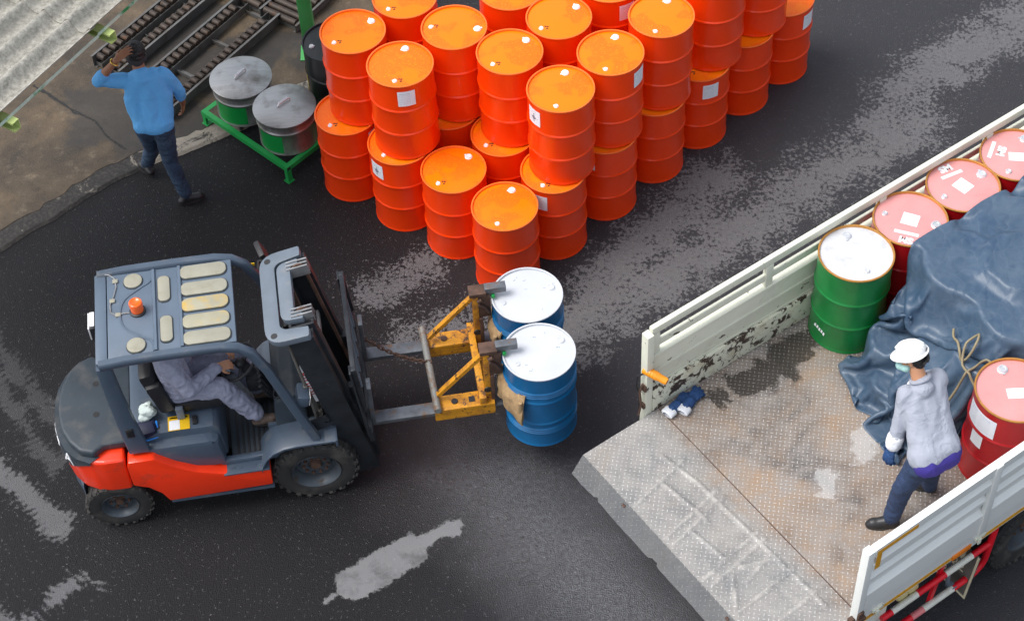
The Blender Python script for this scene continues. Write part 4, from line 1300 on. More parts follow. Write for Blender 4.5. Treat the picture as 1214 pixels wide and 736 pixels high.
conveyor('roller conveyor section half under the roof at the far left', -4.35, 14.05, 2.4, 0.22, 0.12, None, True, 0.01) if False else None

# ================================================================== GREEN POST
post = thing('roof_post', 'green square steel post behind the black drum at the top edge', 'post', (-1.86, 14.02, 0.034))
g = G()
g.bx(-.065, .065, -.055, .055, 0.012, 3.0, None, 0.008)
g.out('shaft', 'green_post', post)
g = G(); g.bx(-.11, .11, -.11, .11, 0.0, 0.011); g.out('foot_plate', 'green_post', post, 0)

# ================================================================== LEAN-TO ROOF
def roof_mat():
    m, t, p = newmat('weathered_fibre_cement')
    P = coords(t)
    n1 = noi(t, P, 2.5, 6, 0.65); n2 = noi(t, P, 22, 7, 0.75); n3 = noi(t, P, 160, 3, .7)
    c = mix(t, ramp(t, n2, 0.35, 0.68), (0.17, 0.163, 0.138), (0.46, 0.445, 0.39))
    c = mix(t, math_(t, 'MULTIPLY', ramp(t, n1, 0.5, 0.75), 0.55), c, (0.18, 0.18, 0.15))
    c = mix(t, math_(t, 'MULTIPLY', ramp(t, n3, 0.62, 0.75), 0.6), c, (0.07, 0.07, 0.06))
    c = mix(t, math_(t, 'MULTIPLY', ramp(t, n3, 0.40, 0.30), 0.6), c, (0.62, 0.61, 0.57))
    lk(t, c, p.inputs['Base Color']); p.inputs['Roughness'].default_value = 0.85
    bump(t, p, math_(t, 'ADD', n2, math_(t, 'MULTIPLY', n3, .6)), 0.6, 0.008)
    return m
MT['fibre'] = roof_mat()
ROZ = 3.0
roof = thing('lean_to_roof', 'weathered grey corrugated fibre cement roof edge at the upper left', 'roof', (-2.848, 11.473, ROZ))
rs, rn = V((-0.566, -0.8244, 0)), V((-0.8244, 0.566, 0))
def prof(n):
    ph = (n - 0.236) / 0.232
    q = 0.5 + 0.5 * cos(2 * pi * ph)
    return 0.085 * q ** 1.8
def sheet(s0, s1, n0, n1, dz, nm='roof_sheet'):
    g = G(); bm = g.bm
    NN, NS = int((n1 - n0) / 0.0165), 10
    def grid_(off):
        return [[bm.verts.new(rs * (s0 + (s1 - s0) * j / NS) + rn * (n0 + (n1 - n0) * i / NN) + V((0, 0, prof(n0 + (n1 - n0) * i / NN) + dz + off))) for i in range(NN + 1)] for j in range(NS + 1)]
    a, b = grid_(0), grid_(-0.009)
    for j in range(NS):
        for i in range(NN):
            bm.faces.new((a[j][i], a[j][i + 1], a[j + 1][i + 1], a[j + 1][i])); bm.faces.new((b[j][i], b[j + 1][i], b[j + 1][i + 1], b[j][i + 1]))
    for i in range(NN):
        bm.faces.new((a[0][i], b[0][i], b[0][i + 1], a[0][i + 1])); bm.faces.new((a[NS][i], a[NS][i + 1], b[NS][i + 1], b[NS][i]))
    for j in range(NS):
        bm.faces.new((a[j][0], a[j + 1][0], b[j + 1][0], b[j][0])); bm.faces.new((a[j][NN], b[j][NN], b[j + 1][NN], a[j + 1][NN]))
    g.out(nm, 'fibre', roof, 50)
sheet(-1.6, 0.52, 0.0, 1.09, 0.014)
sheet(0.46, 2.5, 0.0, 1.09, 0.0)
sheet(-1.6, 0.50, 1.06, 2.4, 0.026)
sheet(0.44, 2.5, 1.06, 2.4, 0.012)
g = G()
for j, (s0, s1, dz) in enumerate(((-1.6, 0.46, .012), (0.462, 2.5, 0))):
    c = rs * ((s0 + s1) / 2) + V((0, 0, dz - .03))
    g.box((0, 0, 0.012), (s1 - s0, 0.010, 0.022), T_(c - rn * 0.007) @ R_('Z', atan2(rs.y, rs.x)))
g.out('verge_trim', 'trim_white', roof, 0)
for s in (0.375, 1.505, -0.75):
    g = G()
    M = T_(rs * s + V((0, 0, -0.075))) @ R_('Z', atan2(rn.y, rn.x))
    g.bx(-0.07, 2.3, -.035, -.029, -.045, .045, M); g.bx(-0.07, 2.3, -.0285, 0.035, .039, .045, M); g.bx(-0.07, 2.3, -.0285, 0.035, -.045, -.039, M)
    g.bx(-0.07, 2.3, .029, .035, .028, .0385, M); g.bx(-0.07, 2.3, .029, .035, -.0385, -.028, M)
    g.out('purlin', 'purlin', roof, 0)

# ================================================================== FORKLIFT
fk = thing('forklift', 'orange and slate grey forklift truck carrying two blue drums on its forks', 'forklift', (FX, FY, 0), FA)
def fbox(nm, mt, x0, x1, y0, y1, z0, z1, bev=0.0, M=None, parent=fk, lb=None):
    g = G(); g.bx(x0, x1, y0, y1, z0, z1, None, bev)
    o = g.out(nm, mt, parent, 35, M)
    return o
XZ = Matrix(((1, 0, 0, 0), (0, 0, -1, 0), (0, 1, 0, 0), (0, 0, 0, 1)))     # prism drawn in XZ, extruded along -Y
def xzp(g, poly, y0, y1, bev=0.0):
    return g.prism(poly, -y1, -y0, XZ, bev)
# --- wheels
def wheel_mesh(r, w, rr, lugs):
    g = G()
    h = w / 2
    pr = [(rr, -h * .82), (rr + .02, -h * .95), (r * .80, -h), (r * .93, -h * .92), (r * .985, -h * .62), (r * .985, h * .62), (r * .93, h * .92), (r * .80, h), (rr + .02, h * .95), (rr, h * .82)]
    g.lathe(pr, 48, R_('X', pi / 2), True)
    for k in range(lugs):
        a = 2 * pi * k / lugs
        for s in (1, -1):
            aa = a + (pi / lugs if s < 0 else 0)
            M = R_('Y', aa) @ T_(r * .985, s * h * .50, 0) @ R_('X', s * 0.45)
            g.box((0.0, 0, 0), (r * .055, h * .98, r * .105), M, r * .012, 1)
            M = R_('Y', aa) @ T_(r * .945, s * h * .90, 0) @ R_('Z', s * -0.6)
            g.box((0.0, 0, 0), (r * .09, h * .22, r * .085), M)
    return g.mesh('tyre', 'rubber', 30)
def rim_w(rr, w, bolts, s):
    g = G()
    h = w / 2
    pr = [(0, h * .10), (rr * .30, h * .10), (rr * .34, h * .22), (rr * .62, h * .22), (rr * .70, h * -.05), (rr * .84, h * .0), (rr * .93, h * .80), (rr * 1.03, h * .98), (rr * 1.03, h * .70), (rr * .9, -h * .8), (0, -h * .8)]
    g.lathe(pr, 40, R_('X', pi / 2 * s))
    return g
def nuts(rr, h, n, s):
    g = G()
    for k in range(n):
        a = 2 * pi * k / n
        y = -s * h * .22
        g.cyl((rr * .50 * cos(a), y, rr * .50 * sin(a)), (rr * .50 * cos(a), y - s * .022, rr * .50 * sin(a)), 0.014, 0.012, 6)
    g.cyl((0, -s * h * .10, 0), (0, -s * (h * .10 + .035), 0), rr * .26, rr * .20, 20)
    return g
for nm, x, y, z, r, w_, rr, lug in (('front', 0.02, 0.430, 0.345, 0.345, 0.215, 0.195, 22), ('rear', -1.575, 0.455, 0.27, 0.27, 0.165, 0.145, 22)):
    tm = wheel_mesh(r, w_, rr, lug)
    for s in (1, -1):
        w0 = bpy.data.objects.new('wheel', None); COL.objects.link(w0); w0.parent = fk; w0.location = (x, -s * y, z)
        obj('tyre', tm, w0, R_('Y', 0.3 * s))
        rim_w(rr, w_, 8, s).out('rim', 'rim_grey', w0)
        nuts(rr, w_ / 2, 10 if nm == 'front' else 6, s).out('wheel_nuts', 'rust', w0)
# --- chassis
fbox('chassis', 'black', -1.50, 0.22, -0.30, 0.30, 0.16, 0.52, 0.02)
fbox('front_axle', 'mast', -0.06, 0.10, -0.33, 0.33, 0.26, 0.43, 0.03)
fbox('rear_axle', 'mast', -1.63, -1.52, -0.37, 0.37, 0.20, 0.33, 0.02)
# --- counterweight
def cwplan(k, x1, inset=0.0):
    half = [(-1.955, 0.0), (-1.950, 0.12), (-1.925, 0.24), (-1.87, 0.36), (-1.79, 0.46), (-1.68, 0.525), (-1.58, 0.545), (x1, 0.545)]
    pts = [(x + inset, y - inset * (1 if y > .1 else 0)) for x, y in half]
    return pts[::-1] + [(x, -y) for x, y in pts[1:]]
g = G()
g.prism(cwplan(1, -1.425), 0.50, 0.885, None, 0.03, 3)
g.out('counterweight', 'fl_red', fk)
g = G()
g.prism([(x, max(-.47, min(.47, y))) for x, y in cwplan(1, -1.83, 0.012) if x < -1.78] + [], 0.27, 0.498, None, 0.015)
g.out('rear_bumper', 'fl_grey', fk)
g = G()
pl = cwplan(1, -1.36, 0.012)
pl2 = [(x, max(-.425, min(.425, y))) if x > -1.60 else ((x + .02, max(-.49, min(.49, y)))) for x, y in pl]
g.prism(pl2, 0.884, 0.968, None, 0.028, 3)
# the dark cover wraps down over the back as a band
arc = cwplan(1, -1.425, -0.009)
bm = g.bm
band = [p for p in arc if p[0] < -1.60]
f_ = []
for p0, p1 in zip(band[:-1], band[1:]):
    for k in range(4):
        f_.append((p0[0] + (p1[0] - p0[0]) * k / 4, p0[1] + (p1[1] - p0[1]) * k / 4))
f_.append(band[-1])
ra = [bm.verts.new((x, y, 0.895)) for x, y in f_]
rb = [bm.verts.new((x, y, 0.86 - 0.17 * min(1, max(0, (.53 - abs(y)) / .16)))) for x, y in f_]
rc = [bm.verts.new((x * .955, y * .90, 0.893)) for x, y in f_]
for k in range(len(f_) - 1):
    bm.faces.new((ra[k], ra[k + 1], rb[k + 1], rb[k])); bm.faces.new((ra[k], rc[k], rc[k + 1], ra[k + 1]))
for y in (0.13, -0.18):
    g.mi = 1
    g.cyl((-1.62, y + 0.06, 0.9685), (-1.62, y + 0.06, 0.9698), 0.026, None, 16)
    g.mi = 0
g.out('engine_cover', ['fl_dark', 'ink_dark'], fk)
fbox('cover_latch', 'black', -1.42, -1.33, -.40, -.33, .969, 1.06, .012)
# lettering wrapped round the back of the machine
arc = cwplan(1, -1.425, -0.008)
cum = [0]
for p0, p1 in zip(arc[:-1], arc[1:]):
    cum.append(cum[-1] + hypot(p1[0] - p0[0], p1[1] - p0[1]))
mid = cum[-1] / 2
for k, ch in enumerate('TOYOTA'):
    t_ = mid + (k - 2.5) * 0.158
    i = max(j for j in range(len(cum) - 1) if cum[j] <= t_)
    f = (t_ - cum[i]) / (cum[i + 1] - cum[i])
    px_, py_ = arc[i][0] + (arc[i + 1][0] - arc[i][0]) * f, arc[i][1] + (arc[i + 1][1] - arc[i][1]) * f
    tn = V((arc[i + 1][0] - arc[i][0], arc[i + 1][1] - arc[i][1], 0)).normalized()
    ou = V((tn.y, -tn.x, 0))
    if ou.x > 0 and abs(ou.x) > abs(ou.y): ou = -ou
    if (V((px_ + 1.5, py_, 0)).dot(ou)) < 0: ou = -ou
    xa = V((0, 0, 1)).cross(ou)
    M = Matrix(((xa.x, 0, ou.x, px_ + ou.x * .006), (xa.y, 0, ou.y, py_ + ou.y * .006), (0, 1, 0, 0.800), (0, 0, 0, 1)))
    g = G(); g.join(text_mesh(ch, 0.165, 0.003), M); g.out('letter', 'paper', fk, 0)
# --- red side skirts, sills, steps
for s in (1, -1):
    g = G()
    poly = [(-1.418, .80), (-1.40, .865), (-1.20, .865), (-1.05, .72), (-.90, .62), (-.66, .535), (-.33, .52), (-.335, .31), (-1.17, .285), (-1.215, .40), (-1.30, .50), (-1.415, .56)]
    y0, y1 = (-.565, -.44) if s > 0 else (.44, .565)
    xzp(g, poly, y0, y1, 0.018)
    g.out('side_skirt', 'fl_red', fk)
    g = G()
    g.bx(-1.16, -.33, *((-.555, -.47) if s > 0 else (.47, .555)), 0.25, 0.284)
    g.out('sill', 'fl_grey', fk, 0)
    # step with slots
    g = G()
    y0, y1 = (-.575, -.40) if s > 0 else (.40, .575)
    g.bx(-.70, -.335, y0, y1, 0.522, 0.540, None, 0.006)
    for i in range(5):
        for j in range(2):
            if i != 2:
                xx, yy = -.62 + i * .055, (y0 + y1) / 2 + (j - .5) * .062
                g.box((xx, yy, .5415), (.036, .020, .006), None, .0028)
    g.out('step', 'fl_grey', fk)
# --- hood under the seat
g = G()
xzp(g, [(-1.375, .55), (-1.375, .955), (-1.30, .975), (-.71, .975), (-.665, .93), (-.640, .57)], -0.40, 0.40, 0.03)
xzp(g, [(-1.30, .55), (-1.30, .86), (-1.20, .90), (-.74, .90), (-.68, .86), (-.655, .56)], -0.495, 0.495, 0.06)
g.out('seat_hood', 'fl_grey', fk)
fbox('hood_hole', 'ink_dark', 0, 0, 0, 0, 0, 0) if False else None
g = G(); g.cyl((-1.14, -.34, .9752), (-1.14, -.34, .9765), 0.02, None, 14); g.out('hood_hole', 'ink_dark', fk)
# yellow and white instruction sticker with latch
g = G(); g.box((0, 0, 0), (0.170, 0.140, 0.002)); o = g.out('warning_sticker', 'decal_yellow', fk, 0, T_(-0.975, -0.325, 0.977) @ R_('Z', 0.0))
g = G(); g.box((-0.034, -0.018, 0.0012), (0.082, 0.092, 0.002)); g.out('sticker_panel', 'paper', o, 0)
g = G()
for k in range(3):
    g.box((0.0, 0.052 - k * .0, 0.0014), (0.14, 0.012, 0.0016))
g.out('sticker_print', 'ink_red', o, 0)
fbox('hood_latch', 'black', -.868, -.828, -.365, -.285, .9755, .995, 0.006)
# --- floor
fbox('floor_plate', 'fl_dark', -.62, -.10, -.42, .42, .535, .565, 0.004)
mm = None
for i in range(9):
    g = G(); g.bx(-.575 + i * .042, -.555 + i * .042, -.40, .25, .5655, .572, None, .002); g.out('floor_rib', 'rubber_mat', fk) if False else g.out('floor_rib', 'black', fk)
g = G()
xzp(g, [(-.72, .53), (-.70, .60), (-.50, .585), (-.36, .60), (-.26, .70), (-.20, .765), (-.20, .53)], -.475, -.425, 0.014)
g.out('floor_edge', 'fl_grey', fk)
g = G()
xzp(g, [(-.72, .53), (-.70, .60), (-.50, .585), (-.36, .60), (-.26, .70), (-.20, .765), (-.20, .53)], .425, .475, 0.014)
g.out('floor_edge', 'fl_grey', fk)
# --- front fenders
for s in (1, -1):
    g = G()
    path = []
    for x, z in ((-.40, .50), (-.385, .57), (-.345, .65), (-.285, .715), (-.20, .757), (-.10, .772), (.05, .774), (.225, .772)):
        path.append((V((x, 0, z)), V((0, 1, 0)), V((0, 0, 1))))
    y0, y1 = (-.575, -.315) if s > 0 else (.315, .575)
    g.sweep([(y0, -.014), (y1, -.014), (y1, .012), (y0 + .012 * (s > 0), .012), (y0, .004)], path)
    g.bx(-.30, .225, *((-.316, -.290) if s > 0 else (.290, .316)), .40, .770)
    g.bx(.215, .235, *((-.575, -.315) if s > 0 else (.315, .575)), .70, .785, None, .006)
    g.out('fender', 'fl_grey', fk)
# --- dash, column, wheel
g = G()
xzp(g, [(-.20, .56), (-.235, .80), (-.215, 1.02), (-.15, 1.10), (-.04, 1.12), (0.02, 1.08), (0.03, .56)], -.33, .40, 0.02)
g.out('dashboard', 'fl_dark', fk)
g = G(); g.lathe([(.048, 0), (.052, .012), (.040, .014), (.036, -.05), (0, -.05)], 22); g.out('cup_holder', 'black', fk, 40, T_(-.165, -.265, 1.088) @ R_('Y', -.4))
g = G(); g.cyl((-.22, 0.0, .75), (-.43, 0.0, 1.19), 0.05, 0.045, 14); g.box((-.36, -.0, 1.0), (.12, .17, .16), None, .03); g.out('steering_column', 'black', fk)
g = G()
M = T_(-.45, 0.0, 1.22) @ R_('Y', -.50)
g.tube([M @ V((.165 * cos(2 * pi * k / 28), .165 * sin(2 * pi * k / 28), 0)) for k in range(28)], 0.014, 8, closed=True)
for a in (0.5, 2.6, -1.57):
    g.tube([M @ V((.155 * cos(a), .155 * sin(a), 0)), M @ V((.02 * cos(a), .02 * sin(a), -.03))], 0.012, 6)
g.ball(M @ V((.0, 0, -.02)), 0.045)
g.out('steering_wheel', 'black', fk)
for k, yy in enumerate((-.13, -.18, -.23)):
    g = G(); g.tube([(-.25, yy, 1.02), (-.30, yy, 1.16)], .007, 6); g.ball((-.30, yy, 1.17), .018); g.out('lever', 'black', fk)
# --- seat
g = G()
g.bx(-1.02, -.60, -.23, .23, .975, 1.065, None, .045); g.bx(-1.0, -.62, -.255, -.19, 1.0, 1.10, None, .03); g.bx(-1.0, -.62, .19, .255, 1.0, 1.10, None, .03)
seat = g.out('seat', 'black', fk)
g = G()
M = T_(-1.055, 0, 1.02) @ R_('Y', -.22)
g.bx(-.06, .06, -.23, .23, 0, .46, M, .05); g.bx(-.04, .085, -.27, -.19, .02, .36, M, .035); g.bx(-.04, .085, .19, .27, .02, .36, M, .035)
g.out('seat_back', 'black', fk)
g = G(); g.bx(-.98, -.92, -.30, -.262, .98, 1.11, None, .008); g.out('belt_buckle', 'mast_grey', fk)
# --- overhead guard
ZR = 1.965
for s in (1, -1):
    g = G()
    P_ = [(-1.40, ZR - .02), (-1.2, ZR), (-.80, ZR + .005), (-.50, ZR), (-.38, ZR - .03), (-.29, ZR - .11), (-.20, 1.66), (-.10, 1.33), (0.0, 1.0), (.075, .775)]
    path = []
    for i, (x, z) in enumerate(P_):
        x0, z0 = P_[max(0, i - 1)]; x1, z1 = P_[min(len(P_) - 1, i + 1)]
        t_ = V((x1 - x0, 0, z1 - z0)).normalized(); n_ = V((-t_.z, 0, t_.x))
        yo = s * -.445 - s * .075 * max(0, (1.9 - z) / 1.12)
        path.append((V((x, yo, z)), V((0, 1, 0)), n_))
    sec = [(-.024, -.034), (.024, -.034), (.034, -.022), (.034, .022), (.024, .034), (-.024, .034), (-.034, .022), (-.034, -.022)]
    g.sweep(sec, path)
    if s > 0:
        g.bx(.015, .135, -.565, -.465, .776, .786, None, .003)
    g.out('guard_rail', 'fl_grey', fk, 50)
    g = G()
    path = []
    for x, z, w_ in ((-1.375, ZR - .04, .055), (-1.36, 1.6, .06), (-1.335, 1.25, .068), (-1.30, .90, .080)):
        path.append((V((x, -s * (.44 + .03 * (1.95 - z)), z)), V((0, 1, 0)), V((1, 0, 0)) * (w_ / .06)))
    g.sweep([(-.026, -.06), (.026, -.06), (.034, -.05), (.034, .05), (.026, .06), (-.026, .06), (-.034, .05), (-.034, -.05)], path)
    o = g.out('rear_pillar', 'fl_grey', fk, 50)
    g = G(); M = T_(-1.325, -s * .502, 1.16)
    g.box((0, 0, 0), (.06, .012, .10), M, .01)
    for k in range(5):
        g.box((0, -s * .008, -.034 + k * .017), (.045, .006, .006), M)
    g.out('vent', 'black', o)
g = G()
g.bx(-1.33, -.375, -.412, .412, ZR - .035, ZR + .008, None, .012)
rf = g.out('roof_panel', 'fl_roof', fk)
g = G(); g.bx(-1.425, -1.335, -.440, .440, ZR - .045, ZR + .002, None, .014); g.out('rear_beam', 'fl_roof', fk)
g = G()
for x in (-.972, -.775):
    g.sweep([(-.018, 0), (.018, 0), (.010, .020), (-.010, .020)], [(V((x, y, ZR + .0075)), V((1, 0, 0)), V((0, 0, 1))) for y in (-.40, .40)])
pts = [(-.985, .40), (-1.0, .30), (-1.08, .24), (-1.20, .14), (-1.235, 0), (-1.20, -.14), (-1.08, -.24), (-1.0, -.30), (-.985, -.40)]
sm = []
for i in range(len(pts) - 1):
    for k in range(5):
        f = k / 5
        p = [pts[max(0, i - 1)], pts[i], pts[i + 1], pts[min(len(pts) - 1, i + 2)]]
        sm.append(tuple(0.5 * ((2 * p[1][d]) + (-p[0][d] + p[2][d]) * f + (2 * p[0][d] - 5 * p[1][d] + 4 * p[2][d] - p[3][d]) * f * f + (-p[0][d] + 3 * p[1][d] - 3 * p[2][d] + p[3][d]) * f ** 3) for d in (0, 1)))
sm.append(pts[-1])
g.tube([(x, y, ZR + .006) for x, y in sm], .014, 6)
g.out('roof_ridge', 'fl_roof', rf)
def slot(cx, cy, lx, ly, mt, r=None, ang=0.0):
    g = G()
    r = r or min(lx, ly) * .42
    pl = []
    for qx, qy, a0 in ((1, 1, 0), (-1, 1, pi / 2), (-1, -1, pi), (1, -1, 1.5 * pi)):
        for k in range(7):
            a = a0 + pi / 2 * k / 6
            pl.append((qx * (lx / 2 - r) + r * cos(a), qy * (ly / 2 - r) + r * sin(a)))
    if lx > 3 * ly:
        pl = [(x, y + .010 * (1 - (x / (lx / 2)) ** 2) - .010) for x, y in pl]
    g.prism(pl, 0, .019, None, .007)
    o = g.out('skylight', mt, rf, 50, T_(cx, cy, ZR + .006) @ R_('Z', ang))
    g = G()
    n = len(pl)
    g.tube([V((x * 1.03, y * 1.05, .003)) for x, y in pl], .005, 5, closed=True)
    g.out('skylight_frame', 'fl_dark', o)
for cy, mt in ((.325, 'lens'), (.155, 'lens'), (-.003, 'lens_amber'), (-.168, 'lens_amber'), (-.33, 'lens')):
    slot(-.592, cy, .355, .128, mt)
slot(-.895, .195, .092, .25, 'lens'); slot(-.888, -.205, .092, .25, 'lens')
slot(-1.127, .315, .142, .142, 'lens', .07); slot(-1.117, -.325, .142, .142, 'lens', .07)
# beacon with cable
g = G()
g.lathe([(0, .0), (.062, 0), (.062, .014), (.050, .020), (0, .020)], 28, T_(-1.098, 0.01, ZR + .008))
bk = g.out('beacon', 'black', rf)
g = G()
g.lathe([(.048, .020), (.050, .03), (.046, .065), (.052, .068), (.053, .085), (.049, .108), (.040, .114), (.030, .106), (.0, .104)], 28, T_(-1.098, 0.01, ZR + .008))
g.out('beacon_lens', 'beacon', bk)
g = G()
cb = [(-1.15, .0), (-1.20, .005), (-1.265, -.005), (-1.30, .03), (-1.305, .10), (-1.275, .19), (-1.255, .28), (-1.27, .37), (-1.31, .41), (-1.34, .42)]
g.tube([(x, y, ZR + .016) for x, y in cb], .0055, 6)
g.out('beacon_cable', 'steel', rf)
for x, y in ((-1.245, -.005), (-1.287, .14), (-1.262, .335)):
    g = G(); g.box((x, y, ZR + .018), (.04, .036, .012), None, .003); g.out('cable_clip', 'decal_cream', rf) if False else g.out('cable_clip', 'lens', rf)
# rear work lamp
g = G(); g.bx(-1.475, -1.43, -.06, .12, 1.78, 1.93, None, .012); o = g.out('work_lamp', 'black', fk)
g = G(); g.bx(-1.488, -1.4755, -.05, .11, 1.79, 1.92, None, .004); g.bx(-1.47, -1.435, -.04, .10, 1.9305, 1.937, None, .002); g.out('lamp_glass', 'cap_white', o)
# head lamps on the pillars and mirror on the far side
for s in (1, -1):
    g = G(); M = T_(.02, -s * .40, 1.20) @ R_('Y', .2)
    g.box((0, 0, 0), (.10, .17, .12), M, .03); g.box((-.02, 0, -.09), (.03, .05, .08), M)
    o = g.out('head_lamp', 'fl_grey' if s > 0 else 'black', fk)
    g = G(); g.bx(.05, .056, -.07, .07, -.045, .045, M); g.out('lamp_glass', 'cap_white', o)
    g = G(); g.box((.03, -s * .0, -.085), (.05, .05, .03), M, .008); g.out('turn_lamp', 'glass_amber' if s < 0 else 'glass_red', o)
g = G()
M = T_(-.185, .50, 1.60) @ R_('Z', .25) @ R_('Y', -.35)
g.tube([M @ V(p) for p in ((0, -.05, .08), (.06, .06, .12), (.22, .04, .06), (.22, -.02, -.16), (.08, .0, -.20), (0, -.03, 0.0))], .014, 6, closed=False)
g.out('mirror_arm', 'black', fk)
g = G(); g.box((.13, .06, .17), (.05, .17, .16), M, .016); g.out('mirror', 'black', fk)
g = G(); g.box((-.26, .480, 1.80), (.10, .006, .026), R_('Y', 0.0)); g.out('yellow_decal', 'decal_yellow', fk, 0)
# --- mast, leaning back a little
MA = R_('Y', -radians(11.0))
MM = T_(.435, 0, .13) @ MA
mast = bpy.data.objects.new('mast', None); COL.objects.link(mast); mast.parent = fk; mast.matrix_local = MM
def mbox(nm, mt, *a, bev=0.0, parent=mast):
    return fbox(nm, mt, *a, bev, None, mast)
for s in (1, -1):
    g = G()
    y = s * .40
    g.bx(-.10, .10, y - s * .008, y + s * .03, 0, 1.80, None, .004)
    g.bx(-.10, -.075, y - s * .0085, y - s * .06, 0, 1.80); g.bx(.075, .10, y - s * .0085, y - s * .06, 0, 1.80)
    g.out('outer_rail', 'mast', mast)
    g = G()
    y = s * .318
    g.bx(-.070, .125, y - s * .004, y + s * .018, .04, 1.845, None, .003)
    g.bx(-.070, -.05, y - s * .0045, y - s * .05, .04, 1.845); g.bx(.105, .125, y - s * .0045, y - s * .05, .04, 1.845)
    g.out('inner_rail', 'mast', mast)
    g = G(); g.cyl((-.11, s * .235, .05), (-.11, s * .235, 1.55), .035, None, 16); g.cyl((-.11, s * .235, 1.55), (-.11, s * .235, 1.80), .022, None, 14); g.out('lift_cylinder', 'black', mast)
    g = G()
    for k in range(3):
        g.tube([(-.10 + .018 * k, s * (.17 - .03 * k), .05), (-.09 + .018 * k, s * (.17 - .03 * k), 1.0), (-.06 + .018 * k, s * (.165 - .03 * k), 1.82)], .010, 6)
    g.out('hydraulic_hose', 'black' if s < 0 else 'rust', mast)
    g = G()
    for k, yy in enumerate((.275, .295, .345, .365)):
        g.tube([(-.13, s * yy, .25), (-.16 - .012 * k, s * (yy + .012), .75), (-.15 - .006 * (k % 2), s * yy, 1.2), (-.12, s * (yy - .01), 1.74)], .0125, 7)
    for z in (.78, 1.18):
        g.box((-.158, s * .32, z), (.035, .13, .022), None, .004)
    g.out('hydraulic_hose', 'hose', mast)
    # chain pulleys and clevis at the head
    g = G()
    for yy in (.27, .235, .20):
        g.bx(-.03, .135, s * yy - .006, s * yy + .006, 1.80, 1.905)
    g.out('chain_bracket', 'steel', mast, 0)
    g = G(); g.cyl((.06, s * .226, 1.86), (.06, s * .210, 1.86), .055, None, 20); g.out('chain_pulley', 'rust', mast)
    g = G(); g.bx(.088, .112, s * .205, s * .23, .5, 1.86); g.out('lift_chain', 'rust', mast, 0)
    g = G()
    xzp(g, [(-.03, .10), (.16, .12), (.19, .155), (.14, .16), (.13, .19), (.18, .20), (.16, .245), (.02, .23), (-.06, .18)], -.010, .010)
    g.out('tilt_bracket', 'mast', mast, 0, T_(-.26, -s * .452, .62))
for z in (.06, .62, 1.25):
    mbox('mast_tie', 'mast', -.118, -.072, -.389, .389, z, z + .09, bev=.006)
def rounded(pts, r, n=6):
    out = []
    N = len(pts)
    for i in range(N):
        p0, p1, p2 = V(pts[i - 1]), V(pts[i]), V(pts[(i + 1) % N])
        a, b = (p0 - p1), (p2 - p1)
        rr = min(r[i] if isinstance(r, (list, tuple)) else r, a.length * .45, b.length * .45)
        s_, e_ = p1 + a.normalized() * rr, p1 + b.normalized() * rr
        for k in range(n + 1):
            f = k / n
            q = (s_ * (1 - f) + p1 * f) * (1 - f) + (p1 * (1 - f) + e_ * f) * f
            out.append((q.x, q.y))
    return out
g = G()
outer = [(.085, -.455), (-.255, -.445), (-.255, .445), (.075, .455), (.075, .36), (-.10, .335), (-.135, .30), (-.135, -.30), (-.10, -.335), (.085, -.36)]
g.prism(rounded(outer, [.02, .16, .16, .02, .01, .03, .03, .03, .03, .01]), 1.80, 1.86, None, .005)
g.mi = 1
for y in (.375, -.375):
    g.cyl((-.185, y, 1.8605), (-.185, y, 1.862), .026, None, 18)
g.mi = 0
g.out('outer_crosshead', ['mast_grey', 'ink_dark'], mast)
g = G()
inner_ = [(.06, -.30), (-.112, -.285), (-.112, .285), (.06, .30), (.06, .245), (-.005, .225), (-.005, -.225), (.06, -.245)]
g.prism(rounded(inner_, [.01, .09, .09, .01, .01, .02, .02, .01]), 1.835, 1.895, None, .004)
g.out('inner_crosshead', 'mast_grey', mast)
mbox('carriage_stay', 'steel', .03, .05, -.215, .215, 1.30, 1.345)
g = G(); g.bx(-.145, -.12, -.36, -.30, .95, 1.42, None, .004); g.out('mast_decal_plate', 'paper', mast, 0)
g = G(); g.join(text_mesh('TOYOTA', 0.075, .0015), T_(-.1325, -.3615, 1.19) @ R_('Y', -pi / 2) @ R_('X', pi / 2)); g.out('mast_lettering', 'glass_red', mast, 0)
# --- carriage, backrest and forks
ZF = .605
car = bpy.data.objects.new('carriage', None); COL.objects.link(car); car.parent = fk
car.matrix_local = T_(.515, .01, ZF) @ R_('Y', -radians(5.0))
for z0, z1 in ((-.03, .09), (.36, .47)):
    fbox('carriage_plate', 'mast', -.03, .012, -.49, .49, z0, z1, .006, None, car)
for y in (-.26, .26):
    fbox('carriage_upright', 'mast', -.11, -.031, y - .03, y + .03, -.02, .46, .004, None, car)
for y, w_ in ((-.488, .045), (.488, .045)):
    fbox('backrest_post', 'mast', -.012, .026, y - w_ / 2, y + w_ / 2, .473, .93, .003, None, car)
fbox('backrest_wing', 'mast', -.030, -.013, -.53, -.44, .10, .92, .003, None, car)
fbox('backrest_wing', 'mast', -.030, -.013, .44, .53, .10, .92, .003, None, car)
fbox('backrest_top', 'mast', -.012, .026, -.465, .465, .89, .93, .003, None, car)
for k in range(5):
    y = -.31 + k * .155
    fbox('backrest_bar', 'mast_grey', -.006, .018, y - .012, y + .012, .473, .888, 0, None, car)
for y in (.385, -.275):
    g = G()
    g.bx(.515, .552, y - .058, y + .058, ZF - .02, ZF + .46, None, .006)
    xzp(g, [(.54, ZF - .02), (.54, ZF + .022), (1.35, ZF + .022), (1.60, ZF + .012), (1.60, ZF + .002), (1.35, ZF - .015)], y - .058, y + .058, .003)
    g.out('fork', 'fork', fk)

